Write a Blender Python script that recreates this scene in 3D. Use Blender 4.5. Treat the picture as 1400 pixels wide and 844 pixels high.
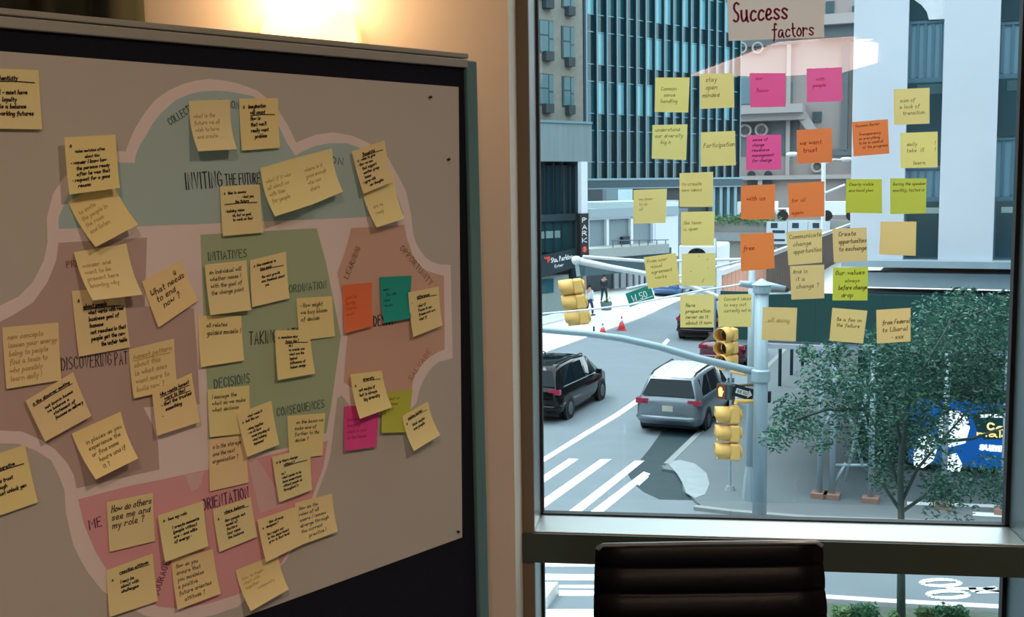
import bpy, math, random
import numpy as np
from mathutils import Vector as Vc
random.seed(7)
rng = np.random.default_rng(7)
S = bpy.context.scene
COL = S.collection
for o_ in list(bpy.data.objects):
    bpy.data.objects.remove(o_)

# ------------------------------------------------------------------ camera, sky, light
F_PX, YAW, PITCH, ROLL = 1524.0, math.radians(7.707), math.radians(6.317), 0.01385
EYE = np.array([0.0, 0.0, 7.4])            # the street is z = 0, the room floor is z = 5.85
FWD = np.array([-math.sin(YAW) * math.cos(PITCH), math.cos(YAW) * math.cos(PITCH), -math.sin(PITCH)])
R0 = np.array([math.cos(YAW), math.sin(YAW), 0.0])
U0 = np.cross(R0, FWD)
RGT = math.cos(ROLL) * R0 - math.sin(ROLL) * U0
UPV = math.cos(ROLL) * U0 + math.sin(ROLL) * R0
cam_d = bpy.data.cameras.new('camera')
cam_d.sensor_fit = 'HORIZONTAL'; cam_d.sensor_width = 36.0
cam_d.lens = F_PX / 1400.0 * 36.0
cam_d.clip_start = 0.05; cam_d.clip_end = 600.0
cam = bpy.data.objects.new('camera', cam_d); COL.objects.link(cam)
from mathutils import Matrix
cam.matrix_world = Matrix([[RGT[0], UPV[0], -FWD[0], EYE[0]], [RGT[1], UPV[1], -FWD[1], EYE[1]],
                           [RGT[2], UPV[2], -FWD[2], EYE[2]], [0, 0, 0, 1]])
S.camera = cam

world = bpy.data.worlds.new('sky'); S.world = world
world.use_nodes = True
wn = world.node_tree; wn.nodes.clear()
wo = wn.nodes.new('ShaderNodeOutputWorld'); wb = wn.nodes.new('ShaderNodeBackground')
wb.inputs[0].default_value = (0.80, 0.94, 1.0, 1); wb.inputs[1].default_value = 3.5
wn.links.new(wb.outputs[0], wo.inputs[0])
sun_d = bpy.data.lights.new('sun', 'SUN'); sun_d.energy = 1.6; sun_d.angle = math.radians(25); sun_d.color = (1.0, 0.97, 0.92)
sun = bpy.data.objects.new('sun', sun_d); COL.objects.link(sun)
sun.rotation_euler = Vc((.42, -.22, -.88)).to_track_quat('-Z', 'Y').to_euler()
S.view_settings.view_transform = 'Standard'; S.view_settings.look = 'None'
S.view_settings.gamma = 1.0; S.view_settings.use_curve_mapping = False
S.view_settings.exposure = 0.0
CEIL_LIGHT = 8.0          # radiance of the recessed ceiling light panel
LAMP_W = 6.5              # wall sconce
ROOM_COL = (1.0, 0.74, 0.58)

# ------------------------------------------------------------------ pixel rays and planes
A3 = lambda *v: np.array(v, float)
def ray(px, py):
    return FWD + RGT * ((px - 700.0) / F_PX) + UPV * ((422.0 - py) / F_PX)
def P(px, py, z):
    return EYE + ray(px, py) * z
def hitp(px, py, o, n):
    d = ray(px, py); t = np.dot(o - EYE, n) / np.dot(d, n)
    return EYE + d * t
def G(px, py, h=0.0):
    return hitp(px, py, A3(0, 0, h), A3(0, 0, 1))
def nrm(v):
    return v / np.linalg.norm(v)

class Pl:
    """a vertical plane: origin, horizontal direction e, outward normal n (towards the room)"""
    def __init__(s, o, az):
        a = math.radians(az)
        s.o = np.array(o, float); s.e = A3(math.sin(a), math.cos(a), 0); s.n = A3(s.e[1], -s.e[0], 0)
        if np.dot(s.n, EYE - s.o) < 0: s.n = -s.n
    def az_(s, px, py, d=0.0):
        q = hitp(px, py, s.o + s.n * d, s.n)
        return float(np.dot(q - s.o, s.e)), float(q[2])
    def pt(s, a, z, d=0.0):
        q = s.o + s.e * a + s.n * d
        return A3(q[0], q[1], z)
    def box(s, mb, a0, a1, z0, z1, d0, d1):
        c = s.pt((a0 + a1) / 2, (z0 + z1) / 2, (d0 + d1) / 2)
        mb.box(c, s.e * (a1 - a0) / 2, s.n * (d1 - d0) / 2, A3(0, 0, (z1 - z0) / 2))
    def pbox(s, mb, x0, y0, x1, y1, d0, d1):
        a0, z1 = s.az_(x0, y0, d1); a1, z0 = s.az_(x1, y1, d1)
        s.box(mb, a0, a1, z0, z1, d0, d1)

# ------------------------------------------------------------------ mesh builder
class MB:
    def __init__(s): s.v = []; s.f = []
    def add(s, V, F):
        b = len(s.v); s.v += [tuple(map(float, p)) for p in V]; s.f += [tuple(b + i for i in f) for f in F]
        return s
    def box(s, c, ax, ay, az):
        c = np.array(c, float); ax = np.array(ax, float); ay = np.array(ay, float); az = np.array(az, float)
        if np.dot(np.cross(ax, ay), az) < 0: ax = -ax
        V = [c + i * ax + j * ay + k * az for k in (-1, 1) for j in (-1, 1) for i in (-1, 1)]
        return s.add(V, [(0, 2, 3, 1), (4, 5, 7, 6), (0, 1, 5, 4), (2, 6, 7, 3), (0, 4, 6, 2), (1, 3, 7, 5)])
    def bx(s, x0, x1, y0, y1, z0, z1):
        return s.box(((x0 + x1) / 2, (y0 + y1) / 2, (z0 + z1) / 2), ((x1 - x0) / 2, 0, 0), (0, (y1 - y0) / 2, 0), (0, 0, (z1 - z0) / 2))
    def tube(s, pts, r, n=8, cap=True):
        pts = [np.array(p, float) for p in pts]; m = len(pts)
        rs = r if isinstance(r, (list, tuple)) else [r] * m
        d0 = nrm(pts[1] - pts[0]); ref = A3(0, 0, 1) if abs(d0[2]) < .9 else A3(1, 0, 0)
        V = []
        for i, p in enumerate(pts):
            d = nrm(pts[min(i + 1, m - 1)] - pts[max(i - 1, 0)])
            a = nrm(np.cross(d, ref)); b = np.cross(d, a)
            for k in range(n):
                t = 2 * math.pi * k / n
                V.append(p + (a * math.cos(t) + b * math.sin(t)) * rs[i])
        F = [(i * n + k, i * n + (k + 1) % n, (i + 1) * n + (k + 1) % n, (i + 1) * n + k) for i in range(m - 1) for k in range(n)]
        if cap: F += [tuple(range(n))[::-1], tuple((m - 1) * n + k for k in range(n))]
        return s.add(V, F)
    def prism(s, poly, ex):
        n = len(poly); poly = [np.array(p, float) for p in poly]; ex = np.array(ex, float)
        V = poly + [p + ex for p in poly]
        return s.add(V, [tuple(range(n))[::-1], tuple(range(n, 2 * n))] + [(i, (i + 1) % n, n + (i + 1) % n, n + i) for i in range(n)])
    def poly(s, pts):
        return s.add(pts, [tuple(range(len(pts)))])
    def loft(s, rings, closed=True, caps=True):
        n = len(rings[0]); V = [p for r in rings for p in r]; F = []
        for i in range(len(rings) - 1):
            for k in range(n if closed else n - 1):
                F.append((i * n + k, i * n + (k + 1) % n, (i + 1) * n + (k + 1) % n, (i + 1) * n + k))
        if caps: F += [tuple(range(n))[::-1], tuple((len(rings) - 1) * n + k for k in range(n))]
        return s.add(V, F)
    def ball(s, c, rx, ry, rz, nu=10, nv=6):
        c = np.array(c, float); rings = []
        for i in range(1, nv):
            t = math.pi * i / nv
            rings.append([c + A3(rx * math.sin(t) * math.cos(2 * math.pi * k / nu), ry * math.sin(t) * math.sin(2 * math.pi * k / nu), rz * math.cos(t)) for k in range(nu)])
        b = len(s.v); s.loft(rings, caps=True); return s

# ------------------------------------------------------------------ objects
LOC = {}
def T(name, label, cat, loc, group=None):
    o = bpy.data.objects.new(name, None); COL.objects.link(o)
    o.empty_display_size = .1
    o.location = tuple(float(v) for v in loc); LOC[o.name] = np.array(loc, float)
    o['label'] = label; o['category'] = cat
    if group: o['group'] = group
    return o
def OB(name, mb, mat, parent=None, label=None, cat=None, group=None, kind=None, smooth=False):
    V = np.array(mb.v, float)
    if parent is None:
        lo, hi = V.min(0), V.max(0); loc = A3((lo[0] + hi[0]) / 2, (lo[1] + hi[1]) / 2, lo[2])
    else:
        loc = LOC[parent.name]
    me = bpy.data.meshes.new(name)
    me.from_pydata((V - loc).tolist(), [], mb.f); me.update()
    if mat: me.materials.append(mat)
    if smooth:
        for p in me.polygons: p.use_smooth = True
    o = bpy.data.objects.new(name, me); COL.objects.link(o)
    if parent is None: o.location = tuple(loc)
    else: o.parent = parent
    LOC[o.name] = loc
    if label: o['label'] = label
    if cat: o['category'] = cat
    if group: o['group'] = group
    if kind: o['kind'] = kind
    return o
def dupmesh(o, off, parent=None):
    c = o.copy(); COL.objects.link(c)
    c.location = tuple(np.array(o.location) + np.array(off, float)); LOC[c.name] = LOC[o.name]
    return c
def bevel(o, w=.004, seg=2):
    m = o.modifiers.new('bevel', 'BEVEL'); m.width = w; m.segments = seg; m.limit_method = 'ANGLE'; m.angle_limit = math.radians(40)
    return o

# ------------------------------------------------------------------ materials
def lin(c):
    return tuple((x / 255 / 12.92) if x / 255 <= .04045 else ((x / 255 + .055) / 1.055) ** 2.4 for x in c)
MATS = {}
def M(name, rgb, rough=.7, metal=0.0, var=.08, scale=8.0, bump=0.0, spec=.5, coat=0.0, emit=0.0, trans=0.0, stretch=None):
    if name in MATS: return MATS[name]
    m = bpy.data.materials.new(name); m.use_nodes = True
    nt = m.node_tree; b = nt.nodes['Principled BSDF']
    c = lin(rgb)
    b.inputs['Roughness'].default_value = rough; b.inputs['Metallic'].default_value = metal
    b.inputs['Specular IOR Level'].default_value = spec; b.inputs['Coat Weight'].default_value = coat
    if emit:
        b.inputs['Base Color'].default_value = (*c, 1)
        b.inputs['Emission Color'].default_value = (*c, 1); b.inputs['Emission Strength'].default_value = emit
    else:
        tc = nt.nodes.new('ShaderNodeTexCoord'); mp = nt.nodes.new('ShaderNodeMapping')
        if stretch: mp.inputs['Scale'].default_value = stretch
        nz = nt.nodes.new('ShaderNodeTexNoise'); nz.inputs['Scale'].default_value = scale; nz.inputs['Detail'].default_value = 4
        mx = nt.nodes.new('ShaderNodeMix'); mx.data_type = 'RGBA'
        mx.inputs[6].default_value = (*[x * (1 - var) for x in c], 1); mx.inputs[7].default_value = (*[min(1, x * (1 + var)) for x in c], 1)
        nt.links.new(tc.outputs['Object'], mp.inputs[0]); nt.links.new(mp.outputs[0], nz.inputs[0])
        nt.links.new(nz.outputs['Fac'], mx.inputs[0]); nt.links.new(mx.outputs[2], b.inputs['Base Color'])
        if bump:
            bp = nt.nodes.new('ShaderNodeBump'); bp.inputs['Strength'].default_value = bump; bp.inputs['Distance'].default_value = .01
            nt.links.new(nz.outputs['Fac'], bp.inputs['Height']); nt.links.new(bp.outputs[0], b.inputs['Normal'])
        if trans:
            out = nt.nodes['Material Output']; tr = nt.nodes.new('ShaderNodeBsdfTranslucent'); ms = nt.nodes.new('ShaderNodeMixShader')
            nt.links.new(mx.outputs[2], tr.inputs[0]); ms.inputs[0].default_value = trans
            nt.links.new(b.outputs[0], ms.inputs[1]); nt.links.new(tr.outputs[0], ms.inputs[2]); nt.links.new(ms.outputs[0], out.inputs[0])
    MATS[name] = m
    return m
def glass_mat(name, tint, ior):
    m = bpy.data.materials.new(name); m.use_nodes = True; nt = m.node_tree; nt.nodes.clear()
    out = nt.nodes.new('ShaderNodeOutputMaterial'); tr = nt.nodes.new('ShaderNodeBsdfTransparent'); gl = nt.nodes.new('ShaderNodeBsdfGlossy')
    tr.inputs[0].default_value = (*tint, 1); gl.inputs['Roughness'].default_value = 0.0
    fr = nt.nodes.new('ShaderNodeFresnel'); fr.inputs[0].default_value = ior; mx = nt.nodes.new('ShaderNodeMixShader')
    nt.links.new(fr.outputs[0], mx.inputs[0]); nt.links.new(tr.outputs[0], mx.inputs[1]); nt.links.new(gl.outputs[0], mx.inputs[2]); nt.links.new(mx.outputs[0], out.inputs[0])
    return m

# ------------------------------------------------------------------ pen-stroke lettering (x 0-9, y 0-9, a-d = below the line)
FONT = {
 'a': '44 25 03 01 10 31 44 41 50', 'b': '09 00;03 25 43 41 20 01', 'c': '44 25 03 01 20 41', 'd': '43 25 03 01 20 42 49 40',
 'e': '02 43 35 15 03 01 20 41', 'f': '48 39 28 20 1b;05 45', 'g': '44 25 03 01 20 42 45 4b 2d 0c', 'h': '09 00;03 25 44 40',
 'i': '05 01 10;07 08', 'j': '25 2c 0d;27 28', 'k': '09 00;45 02 40', 'l': '09 01 10', 'm': '05 00;03 25 34 30;33 55 64 60',
 'n': '05 00;03 25 44 40', 'o': '25 03 01 20 41 44 25', 'p': '05 0d;04 25 43 41 20 01', 'q': '44 25 03 01 20 42;45 4d',
 'r': '05 00;03 25 44', 's': '44 25 04 13 32 41 20 01', 't': '18 11 30;05 35', 'u': '05 01 20 42;45 41 50', 'v': '05 20 45',
 'w': '05 10 25 40 65', 'x': '05 40;45 00', 'y': '05 21;45 1d', 'z': '05 45 00 40',
 'A': '00 29 40;13 33', 'B': '00 09 28 37 25 05;25 43 41 20 00', 'C': '47 29 07 02 20 42', 'D': '00 09 28 46 43 20 00',
 'E': '49 09 00 40;05 35', 'F': '49 09 00;05 35', 'G': '47 29 07 02 20 42 44 24', 'H': '09 00;49 40;05 45', 'I': '09 00',
 'J': '39 32 20 01', 'K': '09 00;49 04 40', 'L': '09 00 40', 'M': '00 09 34 69 60', 'N': '00 09 40 49', 'O': '29 07 02 20 42 47 29',
 'P': '00 09 29 47 25 04', 'Q': '29 07 02 20 42 47 29;22 50', 'R': '00 09 29 47 25 04;24 40', 'S': '48 29 07 15 34 42 20 01',
 'T': '09 49;29 20', 'U': '09 02 20 42 49', 'V': '09 20 49', 'W': '09 10 35 50 69', 'X': '09 40;49 00', 'Y': '09 25 49;25 20', 'Z': '09 49 00 40',
 '0': '29 07 02 20 42 47 29', '1': '07 19 10', '2': '07 29 47 00 40', '3': '08 29 47 25 43 20 01', '4': '30 39 03 43', '5': '49 09 05 25 43 20 01',
 '6': '39 04 01 20 41 43 25 03', '7': '09 49 10', '8': '25 07 29 47 25 03 20 43 25', '9': '46 24 07 29 47 40',
 '!': '09 03;01 00', '?': '07 29 47 24 23;21 20', '.': '01 00', ',': '11 0b', "'": '09 07', '-': '03 33', ':': '01 00;05 04', '*': '04 14 13 03 04',
 '(': '29 06 02 2a', ')': '09 26 22 0a', '~': '03 15 33 45 63 75', '@': '44 24 23 41 52 56 38 08 06 02 20 50', '/': '00 39',
}
def yv(ch): return -(ord(ch) - 96) if ch in 'abcd' else int(ch)
def glyphs(text, smooth=True, gap=2.0):
    """unit strokes for a line of text: list of polylines, total width (cap height 9)"""
    out = []; x = 0.0
    for ch in text:
        if ch == ' ': x += 4.0; continue
        g = FONT.get(ch) or FONT.get(ch.lower())
        if g is None: x += 3; continue
        w = 0
        for st in g.split(';'):
            pl = [A3(int(q[0]), yv(q[1])) for q in st.split()]
            w = max(w, max(p[0] for p in pl))
            if smooth and len(pl) > 2:
                q = [pl[0]]
                for a, b in zip(pl[:-1], pl[1:]): q += [a * .7 + b * .3, a * .3 + b * .7]
                pl = q + [pl[-1]]
            out.append([p + A3(x, 0) for p in pl])
        x += w + gap
    return out, max(x - gap, .1)
def ribbon(pl, w):
    """flat ribbon around a 2-D polyline; returns left and right offset points"""
    n = len(pl); L = []; R = []
    for i in range(n):
        d = pl[min(i + 1, n - 1)] - pl[max(i - 1, 0)]; l = np.hypot(*d); d = d / l if l > 1e-9 else A3(1, 0)
        nn = A3(-d[1], d[0]); p = pl[i]
        if i == 0: p = p - d * w * .4
        if i == n - 1: p = p + d * w * .4
        L.append(p + nn * w / 2); R.append(p - nn * w / 2)
    return L, R
def ink(mb, pls, w, f):
    for pl in pls:
        L, R = ribbon(pl, w); V = []
        for a, b in zip(L, R): V += [f(a), f(b)]
        mb.add(V, [(2 * i, 2 * i + 1, 2 * i + 3, 2 * i + 2) for i in range(len(pl) - 1)])
def sign_text(name, text, c, ex, ey, n, h, mat, parent, weight=.16, width=None, smooth=True, off=.004, gap=2.0):
    """text centred at c; ex, ey unit vectors; h cap height"""
    pls, w = glyphs(text, smooth, gap); k = h / 9.0; kx = k if width is None else width / w
    mb = MB(); c = np.array(c, float)
    ink(mb, [[A3((p[0] - w / 2) * kx, (p[1] - 4.5) * k) for p in pl] for pl in pls], h * weight, lambda q: c + ex * q[0] + ey * q[1] + n * off)
    return OB(name, mb, mat, parent)

# ================================================================== ROOM SHELL
YG, YF, YW = 2.567, 2.43, 2.30           # glass, front of the window frame, front of the wall
FL, CE = 5.85, 8.75
plaster = M('plaster', (224, 214, 198), .9, var=.05, scale=5, bump=.1)
dimwall = M('beige_paint', (190, 178, 160), .9, var=.04)
ceilm = M('ceiling_paint', (225, 220, 212), .9, var=.03)
carpet = M('carpet', (78, 76, 74), .95, var=.25, scale=160, bump=.4)
alu = M('anodised_aluminium', (196, 200, 198), .34, metal=.75, var=.05, scale=6)
bronze = M('bronze_frame_shaded', (112, 100, 80), .6, var=.08, scale=5)
rubber = M('black_rubber', (14, 16, 20), .6, var=.1)
yn = A3(0, -1, 0)
XL = hitp(735.5, 300, A3(0, YG, 0), yn)[0]; XR = hitp(1388, 420, A3(0, YG, 0), yn)[0]
XWL = hitp(697, 200, A3(0, YW, 0), yn)[0]; XFL = hitp(709, 300, A3(0, YF, 0), yn)[0]
ZS = hitp(1060, 711, A3(0, YG, 0), yn)[2]; ZMT = hitp(1060, 734.5, A3(0, YF, 0), yn)[2]; ZMB = hitp(1060, 777, A3(0, YF, 0), yn)[2]
ZMT = (ZS + ZMT) / 2; ZS = ZMT
BACK = -11.0
OB('floor', MB().bx(-2.8, 5.2, BACK, 2.75, FL - .12, FL), carpet, kind='structure')
OB('ceiling', MB().bx(-2.8, 5.2, BACK, 2.75, CE, CE + .12), ceilm, kind='structure')
OB('wall_left', MB().bx(-2.9, -2.8, BACK, 2.75, FL, CE), dimwall, kind='structure')
OB('wall_right', MB().bx(5.2, 5.3, BACK, 2.75, FL, CE), dimwall, kind='structure')
OB('wall_back', MB().bx(-2.8, 5.2, BACK - .1, BACK, FL, CE), dimwall, kind='structure')
OB('wall_front', MB().bx(-2.8, XWL, YW, 2.75, FL, CE), plaster, kind='structure')
OB('trim_1', MB().bx(XWL, XFL, YF - .012, 2.75, FL, CE), plaster, kind='structure')
OB('wall_window', MB().bx(XR + .10, 5.2, YW, 2.75, FL, CE), plaster, kind='structure')
bevel(OB('baseboard_front', MB().bx(-2.8, XWL, YW - .014, YW, FL, FL + .1), dimwall, kind='structure'))

wm = T('window_1', 'tall aluminium framed window over the street', 'window', (0, YF, FL)); wm['kind'] = 'structure'
OB('jamb', MB().bx(XFL, XL, YF, YG + .012, FL, CE), alu, wm)
OB('jamb', MB().bx(XR, XR + .1, YF, YG + .012, FL, CE), M('jamb_metal_shaded', (104, 120, 122), .4, metal=.6, var=.05), wm)  # same frame metal, darkened to paint in this side's dimmer light
OB('jamb_cover', MB().bx(XFL, XL - .001, YF - .008, YF, FL, CE), bronze, wm, label='bronze front face with its shade painted in')  # front faces darkened, shade towards the dim room is in the colour
OB('jamb_cover', MB().bx(XR + .001, XR + .1, YF - .008, YF, FL, CE), bronze, wm)
bevel(OB('sill', MB().bx(XL, XR, YF, YG + .012, ZMB, ZMT), alu, wm, label='pale metal sill above the rail'), .002)
OB('rail', MB().bx(XFL, XR + .1, YF - .014, YF - .0085, ZMB, ZMT - .002), M('rail_face_shaded', (56, 70, 62), .6, var=.07), wm, label='olive front face of the crossrail with its shade painted in')  # crossrail front carries its room-side shade as a dark tone
OB('sill', MB().bx(XL, XR, YF, YG + .1, FL, FL + .08), alu, wm)
for (z0, z1) in ((ZMT, CE), (FL + .08, ZMB)):
    g_ = MB(); e = .0065
    g_.bx(XL, XL + e, YG - .012, YG + .012, z0, z1); g_.bx(XR - e * 1.4, XR, YG - .012, YG + .012, z0, z1)
    g_.bx(XL, XR, YG - .012, YG + .012, z0, z0 + e * .6); g_.bx(XL, XR, YG - .012, YG + .012, z1 - e, z1)
    OB('gasket', g_, rubber, wm, label='black rubber seal round the pane')
gm = glass_mat('window_glass', (.90, .975, .985), 1.75)
for (z0, z1) in ((ZMT, CE), (FL + .08, ZMB)):
    OB('pane', MB().add([(XL, YG, z0), (XR, YG, z0), (XR, YG, z1), (XL, YG, z1)], [(0, 1, 2, 3)]), gm, wm)

# own building around the window: it shuts the street in on this side
ext = M('own_facade', (150, 152, 150), .85, var=.08, scale=.6)
for k_, q_ in enumerate(((-75, -24, 20, 58, 34), (34, 90, 12, 70, 34))):  # unseen blocks added beside the street to cut the low sky light
    OB('sky_block_' + ('west', 'east')[k_], MB().bx(q_[0], q_[1], q_[2], q_[3], 0, q_[4]), ext, kind='structure')
OB('wall_exterior', MB().bx(-60, 70, 2.2, 2.75, CE + .13, 24).bx(-60, 70, 2.2, 2.75, 0, FL - .13).bx(-60, -2.91, 2.2, 2.75, 0, 24).bx(5.31, 70, 2.2, 2.75, 0, 24), ext, kind='structure')

# ------------------------------------------------ room lamps
warm = lambda s, nme: M(nme, (255, 222, 196), emit=s)
def mirror_pt(px, py, z):
    q = G(px, py, z); return A3(q[0], 2 * YG - q[1], z)
wedge = [mirror_pt(x, y, CE - .02) for x, y in ((945, 104), (1065, 60), (1165, 53), (1200, 62), (1200, 86), (1150, 100), (1070, 104))]
lp = T('ceiling_light', 'large luminous ceiling panel deep in the room, mirrored in the window glass', 'light', tuple(np.mean(wedge, 0)))
OB('diffuser', MB().prism(wedge, (0, 0, .015)), M('panel_glow', (255, 214, 200), emit=CEIL_LIGHT), lp)
dl0 = None
for i, (x, y, s) in enumerate(((1.15, .15, 1), (.1, -1.0, 1), (mirror_pt(1180, 52, CE)[0], mirror_pt(1180, 52, CE)[1], 0))):
    d = T('downlight', ['warm round ceiling downlight nearest the window', 'warm round ceiling downlight behind the camera', 'small round ceiling downlight far back in the room'][i], 'light', (x, y, CE - .02), 'ceiling downlights')
    rr = .15 if s else .09
    ring = MB(); k = 20
    c1 = [A3(x + math.cos(2 * math.pi * j / k) * (rr + .02), y + math.sin(2 * math.pi * j / k) * (rr + .02), CE - .02) for j in range(k)]
    c0 = [A3(x + math.cos(2 * math.pi * j / k) * rr, y + math.sin(2 * math.pi * j / k) * rr, CE - .02) for j in range(k)]
    c2 = [q + A3(0, 0, .02) for q in c1]
    ring.loft([c0, c1, c2], caps=False)
    OB('trim_ring', ring, alu, d)
    OB('lens', MB().poly([q + A3(0, 0, .004) for q in c0][::-1]), M('downlight_glow', (255, 218, 190), emit=125) if s else M('downlight_far', (255, 235, 220), emit=14), d)

# wall sconce behind the board
sc = hitp(424, 50, A3(0, YW, 0), yn)
t = T('wall_sconce', 'glowing frosted wall sconce on the beige wall behind the board', 'lamp', sc)
sh = MB(); rings = []
for (dz, rr) in ((-.13, .03), (-.11, .06), (-.06, .085), (-.01, .092), (.028, .086), (.05, .07)):
    rings.append([A3(sc[0] + 1.12 * rr * math.cos(math.pi * j / 12), YW - .006 - rr * .9 * math.sin(math.pi * j / 12), sc[2] + dz) for j in range(13)])
sh.loft(rings, closed=False, caps=False)
OB('shade', sh, M('sconce_glow', (255, 206, 130), emit=3.2), t, smooth=True)
OB('back_plate', MB().bx(sc[0] - .04, sc[0] + .04, YW - .006, YW, sc[2] - .16, sc[2] + .03), alu, t)
ld = bpy.data.lights.new('sconce_bulb', 'POINT'); ld.energy = LAMP_W; ld.color = (1.0, .60, .31); ld.shadow_soft_size = .06
lo = bpy.data.objects.new('bulb', ld); COL.objects.link(lo); lo.parent = t; lo.location = (0, -.10, .11)

# dark curtain at the far left
x1 = hitp(195, 15, A3(0, YW - .06, 0), yn)[0]
cv = MB(); nx = 60; pts0 = []
for k in range(nx + 1):
    a = k / nx; x = x1 - 1.0 + a * 1.0
    pts0.append((x, YW - .06 + .035 * math.sin(a * 52 + .9 * math.sin(a * 17)) * (1 if a < .97 else .3)))
for (z0, z1) in ((FL + .03, CE - .05),):
    V = [(x, y, z) for z in (z0, z1) for x, y in pts0]
    cv.add(V, [(k, k + 1, nx + 2 + k, nx + 1 + k) for k in range(nx)])
cm = OB('curtain', cv, M('curtain_cloth', (58, 62, 46), .9, var=.45, scale=2.0, stretch=(6, 6, .3), bump=.2), None, 'dark olive green curtain hanging beside the beige wall behind the board', 'curtain', smooth=True)
sol = cm.modifiers.new('thickness', 'SOLIDIFY'); sol.thickness = .004

# ================================================================== PIN BOARD
rot = lambda q: A3(q[0] * math.cos(YAW) - q[1] * math.sin(YAW), q[0] * math.sin(YAW) + q[1] * math.cos(YAW), q[2])
BR_ = EYE + rot(A3(-.0707, 2.1594, -.2066))
BA = math.radians(45.367 - 7.707); TL_ = .0081
Bu = A3(math.sin(BA), math.cos(BA), 0)
Bn = A3(math.cos(BA) * math.cos(TL_), -math.sin(BA) * math.cos(TL_), math.sin(TL_))
Bv = np.cross(Bn, Bu); Bv = Bv if Bv[2] > 0 else -Bv
def bh(px, py, d=0.0): return hitp(px, py, BR_ + Bn * d, Bn)
def buv(px, py): q = bh(px, py) - BR_; return float(q @ Bu), float(q @ Bv)
def bb(mb, u0, u1, v0, v1, d0, d1):
    return mb.box(BR_ + Bu * (u0 + u1) / 2 + Bv * (v0 + v1) / 2 + Bn * (d0 + d1) / 2, Bu * (u1 - u0) / 2, Bv * (v1 - v0) / 2, Bn * (d1 - d0) / 2)
vt = buv(350, 45)[1]; vg = buv(350, 53)[1]; vi = buv(350, 67)[1]
ui = buv(643, 450)[0]; uo = buv(658, 500)[0]; ul = -1.45
vb = (FL + .12) - BR_[2]
bo = T('pin_board', 'free standing dark blue pin board with grey metal frame', 'board', tuple(BR_ + Bu * -.7 + Bv * (FL - BR_[2])))
frm = M('board_frame', (160, 164, 156), .55, metal=.0, var=.06, scale=8)
frm2 = M('board_edge', (92, 134, 140), .55, metal=.0, var=.06, scale=8)
OB('fabric_panel', bb(MB(), ul, ui, vb + .02, vi, -.03, -.001), M('navy_fabric', (26, 30, 42), .95, var=.3, scale=400, bump=.3, spec=.2), bo)
bevel(OB('top_rail', bb(MB(), ul - .02, ui + .004, vi - .002, vg - .0025, -.035, .008), frm, bo), .002)
bevel(OB('top_cap', bb(MB(), ul - .02, ui + .010, vg, vt, -.04, .003), frm, bo), .002)
bevel(OB('side_rail', bb(MB(), ui, uo, FL - BR_[2] + .04, vi + .012, -.035, .008), frm2, bo, label='blue grey right-hand upright'), .003)
bevel(OB('side_rail', bb(MB(), ul - .03, ul, FL - BR_[2] + .04, vi + .012, -.035, .008), frm, bo), .003)
bevel(OB('bottom_rail', bb(MB(), ul, ui, vb - .03, vb + .02, -.035, .008), frm, bo), .003)
for uu in (ul - .015, uo - .012):
    bevel(OB('foot', bb(MB(), uu - .02, uu + .02, FL - BR_[2], FL - BR_[2] + .045, -.14, .2), frm, bo), .004)

# ------------------------------------------------ poster
pc = [(-70, 64.5), (627, 119), (632, 735), (-70, 991)]
pq = [bh(x, y, .0015) for x, y in pc]
po = T('poster', 'large pinned paper poster with a printed map of coloured regions on the board', 'poster', tuple((pq[2] + pq[3]) / 2))
OB('paper', MB().prism(pq, Bn * -.0012), M('poster_grey', (194, 194, 185), .8, var=.02), po)
def region(nme, pts, col, d):
    OB(nme, MB().poly([bh(x, y, d) for x, y in pts][::-1]), M('print_' + nme + str(col[0]), col, .8, var=.02), po)
Wp = [(172,207),(178,190),(185,175),(198,154),(212,137),(230,124),(250,115),(268,110),(287,108),(306,110),(325,114),(352,124),(368,137),(380,150),(394,172),(405,195),(412,192),(432,184),(455,181),(480,185),(503,195),(530,215),(543,238),(555,261),(562,293),(565,321),(569,333),(575,343),(582,352),(590,358),(602,362),(616,362),(619,490),(600,495),(591,502),(585,510),(578,522),(573,535),(570,550),(560,562),(490,572),(480,557),(467,541),(461,545),(452,620),(447,640),(435,672),(412,730),(390,768),(360,797),(325,830),(290,842),(250,849),(200,843),(175,830),(140,808),(120,783),(109,764),(100,745),(90,703),(88,670),(80,650),(70,630),(50,617),(25,607),(-60,606),(-60,418),(0,418),(25,406),(45,386),(60,356),(65,331),(64,298),(72,266),(87,243),(120,213),(150,207)]
region('white_outline', Wp, (238, 228, 226), .0019)
region('teal_region', [(80,313),(80,298),(89,276),(100,250),(161,222),(184,223),(186,211),(192,197),(200,185),(209,169),(220,155),(240,137),(258,129),(275,125),(295,124),(312,125),(345,131),(360,142),(370,155),(382,174),(392,195),(404,213),(412,208),(430,200),(450,196),(475,196),(497,204),(520,222),(536,248),(545,272),(552,294),(430,300),(300,305)], (175, 206, 204), .0023)
region('mauve_region', [(80,332),(201,325),(198,419),(265,422),(270,490),(273,553),(196,557),(208,580),(216,605),(218,642),(160,655),(105,668),(101,650),(92,633),(75,614),(57,602),(30,590),(-60,586),(-60,440),(0,440),(16,432),(32,422),(45,414),(65,386),(77,356)], (194, 174, 166), .0023)
region('green_region', [(274,321),(433,312),(446,360),(458,420),(466,460),(452,560),(446,592),(395,612),(345,622),(287,645),(284,532),(280,480)], (170, 193, 158), .0023)
region('salmon_region', [(480,312),(553,308),(556,325),(560,336),(564,348),(571,359),(578,367),(585,371),(598,375),(607,377),(608,478),(598,482),(590,487),(579,496),(572,505),(567,515),(564,525),(562,549),(500,553),(484,532),(470,523),(472,495),(476,450),(470,420),(461,373),(470,350),(476,330)], (214, 180, 160), .0023)
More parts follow.
